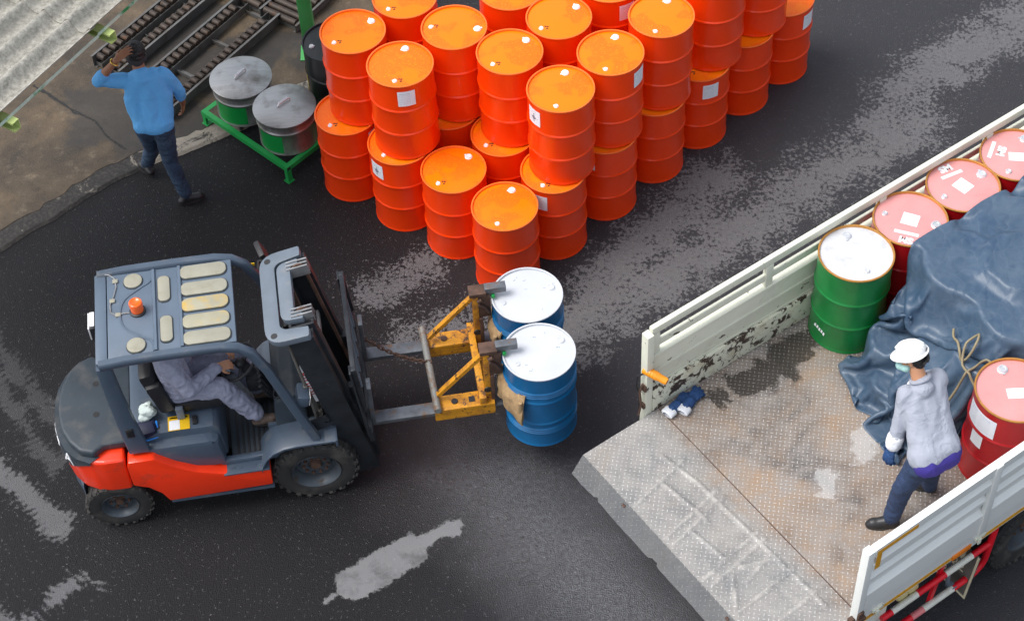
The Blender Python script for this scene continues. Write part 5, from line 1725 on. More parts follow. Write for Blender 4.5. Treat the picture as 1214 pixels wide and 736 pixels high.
# ================================================================== DRIVER
dv0 = fwd(-.93, -0.03, 0)
dv = thing('person', 'forklift driver in lavender grey workwear seated with hand on the wheel', 'person', dv0, FA)
def q_(x, y, z):
    return V((x + .93, y + .03, z))
hipL, hipR, hipC = q_(-.93, .075, 1.13), q_(-.93, -.125, 1.13), q_(-.94, -.025, 1.15)
knR, anR = q_(-.615, -.165, 1.14), q_(-.385, -.150, .72)
knL, anL = q_(-.50, .14, 1.12), q_(-.36, .14, .70)
nkB, nkT, hdC = q_(-.965, -.03, 1.60), q_(-.945, -.03, 1.67), q_(-.915, -.03, 1.735)
shL, elL, wrL = q_(-.955, .15, 1.555), q_(-.84, .25, 1.31), q_(-.60, .12, 1.30)
shR, elR, wrR = q_(-.955, -.21, 1.555), q_(-.835, -.285, 1.31), q_(-.605, -.09, 1.31)
g = G()
A = head(g, hdC, (1, 0.1, -0.25), (0, 0, 1), .98)
g.caps(nkB - V((0, 0, .05)), nkT, .06, .054)
g.caps(shL, shR, .05); g.caps(nkB, hipC, .05, .08)
for s_, e_, w_ in ((shL, elL, wrL), (shR, elR, wrR)):
    g.caps(s_, e_, .048, .038); g.caps(e_, w_, .040, .027)
for h_, kk, a_ in ((hipL, knL, anL), (hipR, knR, anR)):
    g.caps(hipC, h_, .08, .07); g.caps(h_, kk, .07, .045); g.caps(kk, a_, .046, .032)
hand(g, wrR, (.80, .35, -.32), (-.1, -.5, .9), .75, 1); hand(g, wrL, (.8, -.35, -.30), (-.1, .5, .9), .75, -1)
remeshed(g, 'body', 'skin_light', .0065, 2, dv)
eyes(A, .98, dv)
g = G(); g.ball((0, 0, 0), (.104, .082, .086), A @ T_(-.010, 0, .034)); g.ball((0, 0, 0), (.055, .074, .08), A @ T_(-.046, 0, -.006)); remeshed(g, 'hair', 'hair', .007, 1, dv, .005, 40)
g = G()
g.caps(shL, shR, .080, .080, 16)
for s_, h_ in ((shL, hipL), (shR, hipR)):
    g.caps(lerp(s_, lerp(shL, shR, .5), .35), h_ + V((0, 0, .05)), .112, .122, 16)
g.caps(nkB - V((0, 0, .03)), nkB + V((0, 0, .02)), .085, .068, 14)
for s_, e_, w_ in ((shL, elL, wrL), (shR, elR, wrR)):
    g.caps(s_, lerp(s_, e_, .6), .080, .068, 14); g.caps(lerp(s_, e_, .6), e_, .068, .062, 14); g.caps(e_, lerp(e_, w_, .93), .062, .046, 14)
remeshed(g, 'work_shirt', 'lav', .009, 4, dv, .009, 11, (1, 1, 1), 7)
g = G()
g.caps(hipL, hipR, .115, .115, 14)
for h_, kk, a_ in ((hipL, knL, anL), (hipR, knR, anR)):
    g.caps(h_, kk, .104, .080, 14); g.caps(kk, lerp(kk, a_, .5), .080, .078, 14); g.caps(lerp(kk, a_, .5), lerp(kk, a_, .93), .078, .072, 14)
remeshed(g, 'trousers', 'lav', .009, 4, dv, .009, 12, (1, 1, 1), 8)
for a_ in (anR, anL):
    shoe('shoe', a_, a_ + V((.17, -.01, -.085)), a_ + V((-.05, 0, -.12)), dv, 'shoe_brown')
# things lying on the hood
g = G()
for k in range(9):
    g.caps((RND.uniform(-.03, .04), RND.uniform(-.06, .05), RND.uniform(.03, .12)), (RND.uniform(-.03, .03), RND.uniform(-.07, .06), RND.uniform(.03, .10)), .035, .03)
tw_ = remeshed(g, 'towel', 'towel', .008, 2, None, .010, 16)
tag(tw_, 'crumpled pale towel behind the forklift seat', 'towel')
tw_.location = fwd(-1.215, -.205, .965); tw_.rotation_euler = (0, 0, FA)
g = G(); g.box((0, 0, .055), (.15, .13, .10), R_('Z', .1), .03); g.box((0, -.01, .1), (.12, .11, .06), R_('Z', .2) @ R_('X', .2), .025)
bg_ = g.out('cloth_bag', 'bag', None)
tag(bg_, 'small dark navy bag with bright blue edge behind the forklift seat', 'bag')
bg_.location = fwd(-1.225, -.335, .977 - .07); bg_.rotation_euler = (0, 0, FA)
g = G(); g.tube([(-.075, -.066, .02), (0, -.074, .012), (.078, -.060, .02), (.083, -.01, .06), (.078, .04, .10)], .008, 6); g.out('trim', 'bag_trim', bg_)

# ================================================================== DRUM GRAB ON THE FORKS
gb = thing('drum_grab', 'worn yellow drum grab with two beaks mounted on the forklift forks', 'drum grab', fwd(0, 0, 0), FA)
ZG = ZF
for y in (.385, -.275):
    g = G()
    g.bx(1.03, 1.52, y - .075, y + .075, ZG + .0235, ZG + .065, None, .004); g.bx(1.03, 1.52, y - .075, y + .075, ZG - .062, ZG - .020, None, .004)
    g.bx(1.03, 1.52, y - .075, y - .0595, ZG - .0195, ZG + .023); g.bx(1.03, 1.52, y + .0595, y + .075, ZG - .0195, ZG + .023)
    o = g.out('fork_sleeve', 'yellow', gb)
    g = G(); g.cyl((1.20, y, ZG + .0655), (1.20, y, ZG + .075), .028, .026, 18); g.out('sleeve_bolt', 'ink_dark' if y < 0 else 'rust', o)
g = G(); g.box((1.34, -.275, ZG + .067), (.05, .055, .003)); g.out('type_plate', 'ink_dark', gb, 0)
g = G(); g.cyl((1.055, -.375, ZG + .10), (1.03, .50, ZG + .10), .030, None, 18); g.out('cross_pipe', 'rust_pipe', gb)
g = G(); g.bx(1.40, 1.455, -.345, .455, ZG + .0655, ZG + .145, None, .005); g.bx(1.457, 1.52, -.345, .455, ZG - .015, ZG + .05, None, .004); g.out('cross_beam', 'yellow', gb)
for y in (.35, -.25):
    g = G()
    g.bx(1.455, 1.50, y - .05, y - .018, ZG + .055, 1.235, None, .004); g.bx(1.455, 1.50, y + .018, y + .05, ZG + .055, 1.235, None, .004)
    g.bx(1.452, 1.475, y - .0175, y + .0175, ZG + .055, 1.20)
    o = g.out('upright', 'yellow', gb)
    g = G(); g.sweep([(-.022, -.016), (.022, -.016), (.022, .016), (-.022, .016)], [(V((1.075, y + .02, ZG + .13)), V((0, 1, 0)), V((-.8, 0, .6))), (V((1.46, y, 1.20)), V((0, 1, 0)), V((-.8, 0, .6)))]); g.out('brace', 'yellow', gb, 0)
    g = G()
    g.bx(1.43, 1.57, y - .055, y + .055, 1.236, 1.275, None, .005); g.bx(1.501, 1.60, y - .046, y - .020, .98, 1.235, None, .004); g.bx(1.501, 1.60, y + .020, y + .046, .98, 1.235, None, .004)
    g.bx(1.50, 1.56, y - .019, y + .019, 1.05, 1.235)
    o = g.out('grab_head', 'rust', gb)
    g = G(); g.bx(1.56, 1.735, y - .035, y + .035, 1.238, 1.300, None, .006); g.bx(1.595, 1.640, y - .03, y + .03, 1.195, 1.237, None, .004)
    g.out('beak', 'fork', gb)
    g = G(); g.tube([(1.50, y - .065, 1.16), (1.545, y - .065, 1.12), (1.58, y - .065, 1.05)], .014, 8); g.tube([(1.495, y - .06, 1.19), (1.53, y - .06, 1.21)], .018, 8); g.out('grab_link', 'rust', gb)
    g = G(); g.cyl((1.626, y - .052, 1.215), (1.626, y + .052, 1.215), .016, None, 12); g.out('pin', 'green_paint', gb)
    g = G(); g.cyl((1.475, y - .0505, .80), (1.475, y - .058, .80), .032, .030, 18); g.out('round_badge', 'ink_dark', gb)
    # steel cradle plate that backs the cloth pad
    g = G()
    g.bx(1.50, 1.53, y - .06, y + .06, .62, .97, None, .004)
    g.out('cradle_plate', 'rust', gb)
# burlap pads, folded over the cradles
def pad(cy, a0, a1, lb, seed):
    """cloth band lying round the drum's flank, with a crumpled, folded near end"""
    o = thing('burlap_pad', lb, 'cloth pad', fwd(1.899, cy, .74), FA, 'burlap pads between grab and blue drums')
    g = G(); bm = g.bm
    NX, NY = 34, 12
    rows = []
    for i in range(NX + 1):
        f = i / NX
        an = radians(a0 + (a1 - a0) * f)
        row = []
        for j in range(NY + 1):
            u = j / NY
            r = .312 + .014 * sin(u * pi) + .020 * noise.noise(V((f * 6, u * 3, seed))) + .05 * max(0, f - .72) / .28 * (1 - u) + .015 * sin(f * 17 + seed) * (1 - u)
            z = -.02 + .25 * u + .03 * noise.noise(V((f * 4, 3 + u * 2, seed))) - .05 * f - (.05 * sin(u * 5) * max(0, f - .8) / .2)
            if u > .85:
                r -= (u - .85) / .15 * .035
            row.append(bm.verts.new((r * cos(an), r * sin(an), z)))
        rows.append(row)
    for i in range(NX):
        for j in range(NY):
            bm.faces.new((rows[i][j], rows[i + 1][j], rows[i + 1][j + 1], rows[i][j + 1]))
    bmesh.ops.recalc_face_normals(bm, faces=bm.faces)
    bmesh.ops.solidify(bm, geom=bm.faces[:], thickness=0.014)
    g.out('cloth', 'burlap', o, 60)
    g = G()
    e = radians(a1 - 4)
    g.tube([(.345 * cos(e), .345 * sin(e), -.05 + .24 * k / 6) for k in range(7)], [.018, .024, .022, .025, .021, .023, .017], 12)
    g.out('folded_end', 'burlap', o, 60)
pad(.297, 158, 214, 'burlap pad hanging between the grab and the farther blue drum', 1.0)
pad(-.300, 160, 238, 'burlap pad with folded end between the grab and the nearer blue drum', 4.0)
# safety chain
ch = thing('safety_chain', 'rusty safety chain stretched from the backrest to the drum grab', 'chain', fwd(.55, .34, 1.0), FA)
p0, p1 = V((0.0, 0.0, -.13)), V((.49, -.22, -.27))
n = 17
me = None
for k in range(n):
    f = k / (n - 1)
    p = p0 * (1 - f) + p1 * f + V((0, 0, -.06 * 4 * f * (1 - f)))
    if me is None:
        g = G()
        g.tube([V((.021 * cos(a) + (.008 if cos(a) > 0 else -.008), .013 * sin(a), 0)) for a in [2 * pi * j / 14 for j in range(14)]], .0058, 6, closed=True)
        me = g.mesh('chain_link', 'rust')
    d = (p1 - p0).normalized() + V((0, 0, -.5 * (1 - 2 * f)))
    o = obj('chain_link', me, ch, T_(p) @ d.to_track_quat('X', 'Z').to_matrix().to_4x4() @ R_('X', (pi / 2) * (k % 2) + .5))

# ================================================================== TRUCK
def tread_mat(lip=False):
    """worn chequer plate: crossed lozenge lugs, rust brown film, bright rubbed lugs"""
    m, t, p = newmat('turned_down_chequer_lip' if lip else 'worn_chequer_plate')
    P = coords(t, False)
    sx = nd(t, 'ShaderNodeSeparateXYZ'); lk(t, P, sx.inputs[0])
    k = 1 / 0.050
    cell = []
    for par in (0, 1):
        # rotated 45 degrees lattice
        u = math_(t, 'ADD', math_(t, 'MULTIPLY', sx.outputs[0], k), math_(t, 'MULTIPLY', sx.outputs[1], k))
        v = math_(t, 'SUBTRACT', math_(t, 'MULTIPLY', sx.outputs[0], k), math_(t, 'MULTIPLY', sx.outputs[1], k))
        fu = math_(t, 'FLOOR', u); fv = math_(t, 'FLOOR', v)
        lu = math_(t, 'SUBTRACT', math_(t, 'SUBTRACT', u, fu), 0.5); lv = math_(t, 'SUBTRACT', math_(t, 'SUBTRACT', v, fv), 0.5)
        cell.append((fu, fv, lu, lv))
        break
    fu, fv, lu, lv = cell[0]
    par = math_(t, 'ABSOLUTE', math_(t, 'MODULO', math_(t, 'ADD', fu, fv), 2.0))
    def loz(a, b):
        return math_(t, 'ADD', math_(t, 'MULTIPLY', math_(t, 'ABSOLUTE', a), 1.8), math_(t, 'MULTIPLY', math_(t, 'ABSOLUTE', b), 9.0))
    mixv = nd(t, 'ShaderNodeMix'); mixv.data_type = 'FLOAT'
    lk(t, par, mixv.inputs[0]); lk(t, loz(lu, lv), mixv.inputs[2]); lk(t, loz(lv, lu), mixv.inputs[3])
    lug = ramp(t, mixv.outputs[0], 0.75, 1.12, (1, 1, 1, 1), (0, 0, 0, 1))
    n1 = noi(t, P, 1.5, 6, 0.65, 0.5); n2 = noi(t, P, 5.5, 7, 0.72, 0.4); n3 = noi(t, P, 60, 4, .7)
    c = mix(t, ramp(t, n1, 0.36, 0.62), (0.095, 0.09, 0.09), (0.34, 0.235, 0.155))
    c = mix(t, ramp(t, n2, 0.40, 0.66), c, (0.30, 0.27, 0.245))
    c = mix(t, math_(t, 'MULTIPLY', ramp(t, n2, 0.36, 0.26), 0.7), c, (0.055, 0.05, 0.05))
    c = mix(t, math_(t, 'MULTIPLY', n3, 0.35), c, (0.13, 0.11, 0.095))
    # the tail plate (x < 0) is barer, paler steel; the bed carries a brown film
    tl = nd(t, 'ShaderNodeMapRange', interpolation_type='SMOOTHSTEP'); lk(t, math_(t, 'ADD', sx.outputs[0], math_(t, 'MULTIPLY', math_(t, 'SUBTRACT', n1, .5), .35)), tl.inputs[0])
    tl.inputs[1].default_value = -0.10; tl.inputs[2].default_value = 0.12; tl.inputs[3].default_value = 1; tl.inputs[4].default_value = 0
    bare = mix(t, ramp(t, n2, 0.34, 0.66), (0.19, 0.20, 0.205), (0.33, 0.32, 0.30))
    bare = mix(t, ramp(t, n1, 0.58, 0.75), bare, (0.24, 0.20, 0.155))
    wa = nd(t, 'ShaderNodeAttribute', attribute_name='wear')
    bare = mix(t, math_(t, 'MULTIPLY', wa.outputs['Fac'], math_(t, 'MULTIPLY', ramp(t, n2, 0.40, 0.62), 0.65)), bare, (0.62, 0.60, 0.56))
    c = mix(t, math_(t, 'MULTIPLY', tl.outputs[0], .8), c, bare)
    # black wet stain by the left side, pale scuffs mid bed
    blot = None
    for a, b, r in (((0.75, -0.22), (1.1, -0.27), .11), ((1.15, -.22), (1.45, -.2), .10), ((.48, -.2), (.52, -.22), .05)):
        q = math_(t, 'SUBTRACT', cap_dist(t, P, a, b), r)
        blot = q if blot is None else math_(t, 'MINIMUM', blot, q)
    blot = math_(t, 'ADD', blot, math_(t, 'MULTIPLY', math_(t, 'SUBTRACT', n2, .5), .5))
    bm_ = ramp(t, blot, -.02, .04, (1, 1, 1, 1), (0, 0, 0, 1))
    c = mix(t, math_(t, 'MULTIPLY', bm_, .85), c, (0.028, 0.023, 0.020))
    sc = math_(t, 'SUBTRACT', cap_dist(t, P, (1.05, -1.25), (1.2, -1.2)), .09)
    sc = math_(t, 'MINIMUM', sc, math_(t, 'SUBTRACT', cap_dist(t, P, (.60, -1.35), (.68, -1.30)), .05))
    sc = math_(t, 'ADD', sc, math_(t, 'MULTIPLY', math_(t, 'SUBTRACT', n2, .5), .55))
    sm_ = ramp(t, sc, -.02, .05, (1, 1, 1, 1), (0, 0, 0, 1))
    c = mix(t, math_(t, 'MULTIPLY', sm_, .6), c, (0.50, 0.49, 0.48))
    rub = math_(t, 'MULTIPLY', ramp(t, noi(t, P, 2.3, 4, .6), 0.12, 0.52), ramp(t, n3, .32, .55))
    bright = math_(t, 'MULTIPLY', lug, math_(t, 'MULTIPLY_ADD', rub, 0.75))
    t.nodes[-2].inputs[2].default_value = 0.0
    bright = math_(t, 'MULTIPLY', bright, math_(t, 'SUBTRACT', 1.0, math_(t, 'MULTIPLY', bm_, .55)))
    c = mix(t, bright, c, (0.88, 0.88, 0.87))
    if lip:          # less trodden: darker blue grey mill scale
        c = mix(t, 0.55, c, mix(t, n2, (0.15, 0.168, 0.185), (0.235, 0.25, 0.265)))
    lk(t, c, p.inputs['Base Color'])
    lk(t, math_(t, 'MULTIPLY', bright, 0.35), p.inputs['Metallic'])
    r = math_(t, 'MULTIPLY_ADD', bright, -0.28); t.nodes[-1].inputs[2].default_value = 0.62
    r = math_(t, 'SUBTRACT', r, math_(t, 'MULTIPLY', bm_, .25))
    lk(t, r, p.inputs['Roughness'])
    bump(t, p, math_(t, 'ADD', lug, math_(t, 'MULTIPLY', n3, .25)), 0.7, 0.006)
    return m
MT['tread'] = tread_mat()
MT['tread_lip'] = tread_mat(True)

trk = thing('flatbed_truck', 'white dropside flatbed truck with chequer plate bed and open tail plate', 'truck', (TX, TY, 0), TA)
def tb(g, a0, a1, b0, b1, h0, h1, bev=0.0, M=None):
    return g.bx(a0, a1, -b1, -b0, DECK + h0, DECK + h1, M, bev)
def tpart(nm, mt, *a, bev=0.0, parent=trk, smooth=35):
    g = G(); tb(g, *a, bev=bev); return g.out(nm, mt, parent, smooth)
LB = 5.2
tpart('bed_floor', 'tread', 0.062, LB, 0.0, 2.31, -.06, 0.0)
tpart('hinge_strip', 'rust', 0.0555, 0.0615, 0.02, 2.30, -.03, -.004)
# tail plate: sheet with pressed ribs pushing up from the frame beneath, and a turned-down lip
g = G(); bm = g.bm
NA, NB = 64, 190
ribs = [((-.62, .62), (-.10, .52)), ((-.62, .98), (-.06, .88)), ((-.62, 1.06), (-.06, .96)), ((-.62, 1.42), (-.06, 1.34)), ((-.62, 1.50), (-.06, 1.42)),
        ((-.62, 1.78), (-.06, 1.74)), ((-.62, 2.02), (-.06, 1.98)), ((-.36, .55), (-.30, .95)), ((-.45, 1.05), (-.40, 1.40)), ((-.14, .72), (-.08, 2.1)), ((-.20, .4), (-.14, .75)), ((-.35, 1.5), (-.10, 1.60)), ((-.45, 1.52), (-.60, 1.75)), ((-.12, 1.55), (-.4, 1.62)), ((-.3, .95), (-.3, 1.05))]
def ribh(a, b):
    h = 0.0
    for (a0, b0), (a1, b1) in ribs:
        dx, dy = a1 - a0, b1 - b0
        f = max(0, min(1, ((a - a0) * dx + (b - b0) * dy) / (dx * dx + dy * dy)))
        d = hypot(a - a0 - dx * f, b - b0 - dy * f)
        if d < .028:
            h = max(h, .011 * (1 - (d / .028) ** 2) ** 2)
    return h + 0.004 * noise.noise(V((a * 4, b * 3, 0)))
top = [[bm.verts.new((-.672 + .7265 * i / NA, -(0.02 + 2.28 * j / NB), DECK - .004 + ribh(-.672 + .7265 * i / NA, .02 + 2.28 * j / NB))) for j in range(NB + 1)] for i in range(NA + 1)]
for i in range(NA):
    for j in range(NB):
        bm.faces.new((top[i][j], top[i + 1][j], top[i + 1][j + 1], top[i][j + 1]))
bot = [[bm.verts.new((v.co.x, v.co.y, DECK - .022)) for v in (row[0], row[-1])] for row in (top[0], top[-1])]
bm.faces.new((bot[0][0], bot[0][1], bot[1][1], bot[1][0]))
bm.faces.new([r[0] for r in top] + [bot[1][0], bot[0][0]])
bm.faces.new([r[-1] for r in top][::-1] + [bot[0][1], bot[1][1]])
bm.faces.new(top[-1][::-1] + [bot[1][0], bot[1][1]])
bm.faces.new(top[0] + [bot[0][1], bot[0][0]])
tp = g.out('tail_plate', 'tread', trk, 40)
wl = tp.data.attributes.new('wear', 'FLOAT', 'POINT')
for v in tp.data.vertices:
    hh = ribh(v.co.x, -v.co.y)
    wl.data[v.index].value = max(0, min(1, (hh - .004) / .009)) if v.co.z > DECK - .02 else 0
# lip with a torn, wavy edge
g = G(); bm = g.bm
NB = 120
ra, rb = [], []
for j in range(NB + 1):
    b = .02 + 2.28 * j / NB
    b2 = b + .05 - .05 * b
    w_ = .142 + .008 * noise.noise(V((b * 4, 1, 0))) + .006 * noise.noise(V((b * 16, 4, 0))) - (.02 if 1.02 < b < 1.10 or .32 < b < .36 else 0)
    ra.append(bm.verts.new((-.673, -b, DECK - .006))); rb.append(bm.verts.new((-.673 - w_, -b2, DECK - .070 + .006 * noise.noise(V((b * 3, 7, 0))))))
for j in range(NB):
    bm.faces.new((ra[j], rb[j], rb[j + 1], ra[j + 1]))
bmesh.ops.solidify(bm, geom=bm.faces[:], thickness=.009)
g.out('tail_lip', 'tread_lip', tp, 30)
g = G()
for b in (.25, .8, 1.5, 2.05):
    tb(g, -.60, -.02, b, b + .05, -.085, -.024)
tb(g, -.60, -.55, .1, 2.2, -.10, -.0865)
g.out('tail_frame', 'chassis', trk, 0)
for b in (.55, 1.75):
    g = G(); g.cyl((-.70, -b, DECK - .02), (-.70, -b - .03, DECK - .02), .012, None, 10); g.out('hinge_pin', 'rust', trk)
# --- left dropside, seen from inside
W0 = dict(bev=.004)
g = G()
tb(g, 0.0, LB, -.055, -.012, .895, .97, .008)
tb(g, .075, LB, -.046, -.020, .725, .800, .006)
tb(g, .0, LB, -.052, -.014, 0.30, 0.635, .004)
tb(g, .0, LB, -.060, .004, .636, .665, .004)
tb(g, .0, LB, -.050, -.002, .44, .47, .006)
tb(g, .0, LB, -.053, -.002, .281, .2985, 0)
tb(g, -.0, .072, -.054, -.010, .6655, .8945, .004)
for a in (1.10, 2.25, 3.4, 4.55):
    tb(g, a, a + .07, -.050, -.008, .6655, .8945, .004)
ld = g.out('left_dropside', 'truck_white', trk)
g = G(); tb(g, .0, LB, -.053, .022, 0.002, .280, .008); g.out('lower_board', 'truck_rusty', ld)
g = G(); tb(g, -.062, -.002, -.062, .015, -.16, .93, .006); g.out('corner_post', 'truck_white', trk)
g = G(); tb(g, -.085, -.0625, -.03, .02, .30, .36, .004); tb(g, -.085, -.0625, -.03, .01, .08, .13, .004); g.tube([(-.09, 0.0, DECK + .40), (-.11, .01, DECK + .30), (-.10, .0, DECK + .15), (-.115, .01, DECK + .02)], .010, 6)
g.out('side_latch', 'rust', trk)
# orange marker lamp
mk = G()
mk.lathe([(0, -.105), (.030, -.105), (.036, -.095), (.036, .02), (.031, .03), (.031, .085), (.026, .10), (0, .10)], 18, R_('Y', pi / 2))
for k in range(5):
    mk.lathe([(.0365, -.085 + k * .022), (.0385, -.081 + k * .022), (.0365, -.077 + k * .022)], 18, R_('Y', pi / 2))
lamp = mk.out('marker_lamp', 'glass_amber', trk, 40, T_(-.012, -.055, DECK + .50) @ R_('Z', rd_(-68)) @ R_('Y', .12))
g = G(); g.tube([(-.07, .02, DECK + .49), (-.10, .05, DECK + .45), (-.11, .05, DECK + .35), (-.09, .03, DECK + .22), (-.10, .03, DECK + .05)], .008, 6); g.out('lamp_cable', 'black', trk)
# --- right dropside, seen from outside: ribbed pressing
g = G()
sec = [(2.318, .97), (2.372, .97), (2.372, .885), (2.330, .855), (2.330, .815), (2.372, .785), (2.372, .705), (2.330, .675), (2.330, .60), (2.358, .570), (2.358, .53), (2.330, .50), (2.330, .425), (2.368, .385), (2.368, .205), (2.366, .16),
       (2.353, .045), (2.353, -.035), (2.318, -.035), (2.318, .0), (2.322, .0), (2.322, .9)]
g.sweep([(-b, h) for b, h in sec], [(V((a, 0, DECK)), V((0, 1, 0)), V((0, 0, 1))) for a in (.015, LB)])
g.out('right_dropside', 'truck_side', trk, 20)
for a in (1.12, 2.3, 3.5):
    g = G(); tb(g, a, a + .065, 2.3415, 2.381, .125, .968, .006); g.out('stake', 'truck_side', trk)
g = G()
tb(g, -.045, .0145, 2.300, 2.368, -.17, .955, .005)
g.out('corner_post', 'truck_side', trk)
g = G(); tb(g, -.075, .03, 2.369, 2.392, .09, .125, .004); tb(g, -.085, -.046, 2.32, 2.36, .09, .125, .004); tb(g, -.04, .01, 2.33, 2.384, .10, .20, .004)
g.out('corner_latch', 'rust', trk)
g = G(); tb(g, .03, .40, 2.3725, 2.3745, .900, .940); tb(g, .03, .075, 2.3725, 2.3745, .72, .8995); g.out('reflective_tape', 'tape', trk, 0)
for a0, a1 in ((.05, .90), (1.16, 2.4), (2.42, 3.6), (3.62, 4.8)):
    g = G(); tb(g, a0, a1, 2.3535, 2.3560, -.020, .022); g.out('reflective_tape', 'tape', trk, 0)
g = G(); tb(g, .905, 1.09, 2.3535, 2.364, -.026, .028, .003); g.out('side_marker', 'orange_tape', trk)
for a in (.12, 1.115, 2.0):
    g = G(); tb(g, a, a + .10, 2.3535, 2.374, .045, .079, .004); tb(g, a + .02, a + .05, 2.374, 2.384, .0, .065, .003); g.out('hinge', 'truck_white', trk)
# --- under the bed
g = G()
for b in (.72, 1.50):
    tb(g, -.02, LB + 1.5, b, b + .08, -.36, -.12)
for a in [0.02 + k * .62 for k in range(9)]:
    tb(g, a, a + .06, .0, 2.29, -.118, -.062)
g.out('chassis_frame', 'chassis', trk, 0)
g = G(); tb(g, -.015, .05, .02, 2.30, -.20, -.065, .004); g.out('rear_cross_member', 'truck_white', trk)
g = G(); tb(g, -.04, -.0155, 1.98, 2.25, -.185, -.085, .008); o = g.out('tail_lamp', 'glass_red', trk)
g = G(); tb(g, -.042, -.0405, 2.02, 2.07, -.17, -.10); g.out('lamp_segment', 'paper', o, 0)
g = G(); tb(g, .0, .06, 2.12, 2.20, -.62, -.20); tb(g, -.02, .05, .2, 2.2, -.66, -.58, .01); g.out('rear_bumper', 'chassis', trk)
g = G(); tb(g, .12, .36, 2.245, 2.30, -.62, -.18, .01); g.out('bumper_bracket', 'whitepaint', trk)
for a in (.54, .64):
    g = G(); g.lathe([(0, 0), (.052, 0), (.058, .012), (.046, .028), (0, .034)], 22, T_(a, -2.262, DECK - .255) @ R_('X', pi / 2)); o = g.out('round_lamp', 'lamp_cream', trk)
g = G(); tb(g, .46, .72, 2.24, 2.262, -.31, -.16); g.out('lamp_bracket', 'chassis', trk, 0)
# --- side guard, red and white pipes
def striped(pts, r, seq, nm):
    L = [0]
    for p0, p1 in zip(pts[:-1], pts[1:]):
        L.append(L[-1] + (V(p1) - V(p0)).length)
    def at(t_):
        for i in range(len(L) - 1):
            if L[i + 1] >= t_ - 1e-9:
                return V(pts[i]).lerp(V(pts[i + 1]), (t_ - L[i]) / max(1e-9, L[i + 1] - L[i]))
        return V(pts[-1])
    t0 = 0
    for ln, mt in seq:
        t1 = min(L[-1], t0 + ln)
        mid = [V(p) for p, l in zip(pts, L) if t0 + 1e-4 < l < t1 - 1e-4]
        g = G(); g.tube([at(t0)] + mid + [at(t1)], r, 12); g.out(nm, mt, trk, 50)
        t0 = t1
        if t1 >= L[-1] - 1e-6:
            break
zU, zL = DECK - .285, DECK - .62
bU = -2.318
striped([(.30, bU, zU), (1.40, bU, zU)], .026, [(.10, 'redpaint'), (.25, 'whitepaint'), (.24, 'redpaint'), (.04, 'redpaint'), (.27, 'whitepaint'), (.25, 'redpaint')], 'guard_rail')
arc_ = [(1.22 + .16 * sin(q), bU, zL + .16 - .16 * cos(q)) for q in [pi / 2 * k / 7 for k in range(8)]]
striped([(.28, bU, zL)] + arc_ + [(1.40, bU, DECK - .10)], .027, [(.17, 'whitepaint'), (.20, 'redpaint'), (.12, 'redpale'), (.30, 'whitepaint'), (.95, 'redpaint')], 'guard_rail')
for a in (.86,):
    g = G(); g.sweep([(-.020, -.012), (.020, -.012), (.020, .012), (-.020, .012)], [(V((a + .06, bU + .03, DECK - .13)), V((1, 0, 0)), V((0, 1, 0))), (V((a, bU + .03, zL - .02)), V((1, 0, 0)), V((0, 1, 0)))]); g.out('guard_post', 'redpaint', trk, 0)
g = G(); g.tube([(1.02, bU + .06, DECK - .2), (1.07, bU + .055, zL + .02)], .018, 10); g.box((1.075, bU + .02, zL + .0), (.05, .08, .05), None, .01); g.out('guard_stay', 'mast_grey', trk)
# --- mud flap with painted registration
Mf = T_(1.215, -2.13, DECK - .56) @ R_('Y', .10)
g = G(); g.box((0, 0, 0), (.010, .48, .52), Mf); fl = g.out('mud_flap', 'flap', trk, 0)
g = G()
for c, s_ in (((-.0065, 0, -.25), (.004, .48, .022)), ((-.0065, .231, .011), (.004, .018, .498)), ((-.0065, -.231, .011), (.004, .018, .498))):
    g.box(c, s_, Mf)
g.out('flap_edge', 'lamp_cream' if False else 'ink_cream', fl, 0)
FR = Mf @ T_(-.0065, 0, 0) @ Matrix(((0, 0, -1, 0), (-1, 0, 0, 0), (0, 1, 0, 0), (0, 0, 0, 1)))
g = G(); g.join(text_mesh('70-22', .13, .001), FR @ T_(0, .02, 0)); g.join(text_mesh('51', .13, .001), FR @ T_(.02, -.11, 0)); g.out('flap_lettering', 'ink_cream', fl, 0)
g = G(); g.box((0, 0, 0), (.004, .19, .15), Mf @ T_(-.007, -.02, .18)); o = g.out('flap_panel', 'ink_cream', fl, 0)
g = G(); g.join(text_mesh('B', .15, .001), FR @ T_(.02, .18, .004)); g.out('flap_letter', 'ink_red', fl, 0)
# --- rear wheels, mudguard
for s, b in ((1, 2.17), (-1, .14), (1, 1.90), (-1, .41)):
    w0 = bpy.data.objects.new('wheel', None); COL.objects.link(w0); w0.parent = trk; w0.location = (1.95, -b, .415)
    obj('tyre', wheel_mesh(.415, .225, .235, 30), w0)
    rg = rim_w(.235, .20, 8, s); rg.out('rim', 'rim_grey', w0)
    nuts(.235, .10, 8, s).out('wheel_nuts', 'rust', w0)
for s, b in ((1, 2.04), (-1, .27)):
    g = G()
    path = []
    for k in range(14):
        q = pi * (1.02 - 1.04 * k / 13)
        path.append((V((1.95 + .50 * cos(q), -b, .42 + .50 * sin(q))), V((0, 1, 0)), V((cos(q), 0, sin(q)))))
    g.sweep([(-.24, -.035), (-.225, 0), (.225, 0), (.24, -.035), (.245, -.035), (.23, .008), (-.23, .008), (-.245, -.035)], path)
    g.out('mudguard', 'black', trk, 50)
g = G(); g.cyl((1.95, -.1, .415), (1.95, -2.2, .415), .07, None, 14); g.out('axle', 'chassis', trk)
tpart('headboard', 'truck_white', LB + .002, LB + .06, -.05, 2.36, -.06, 1.25)

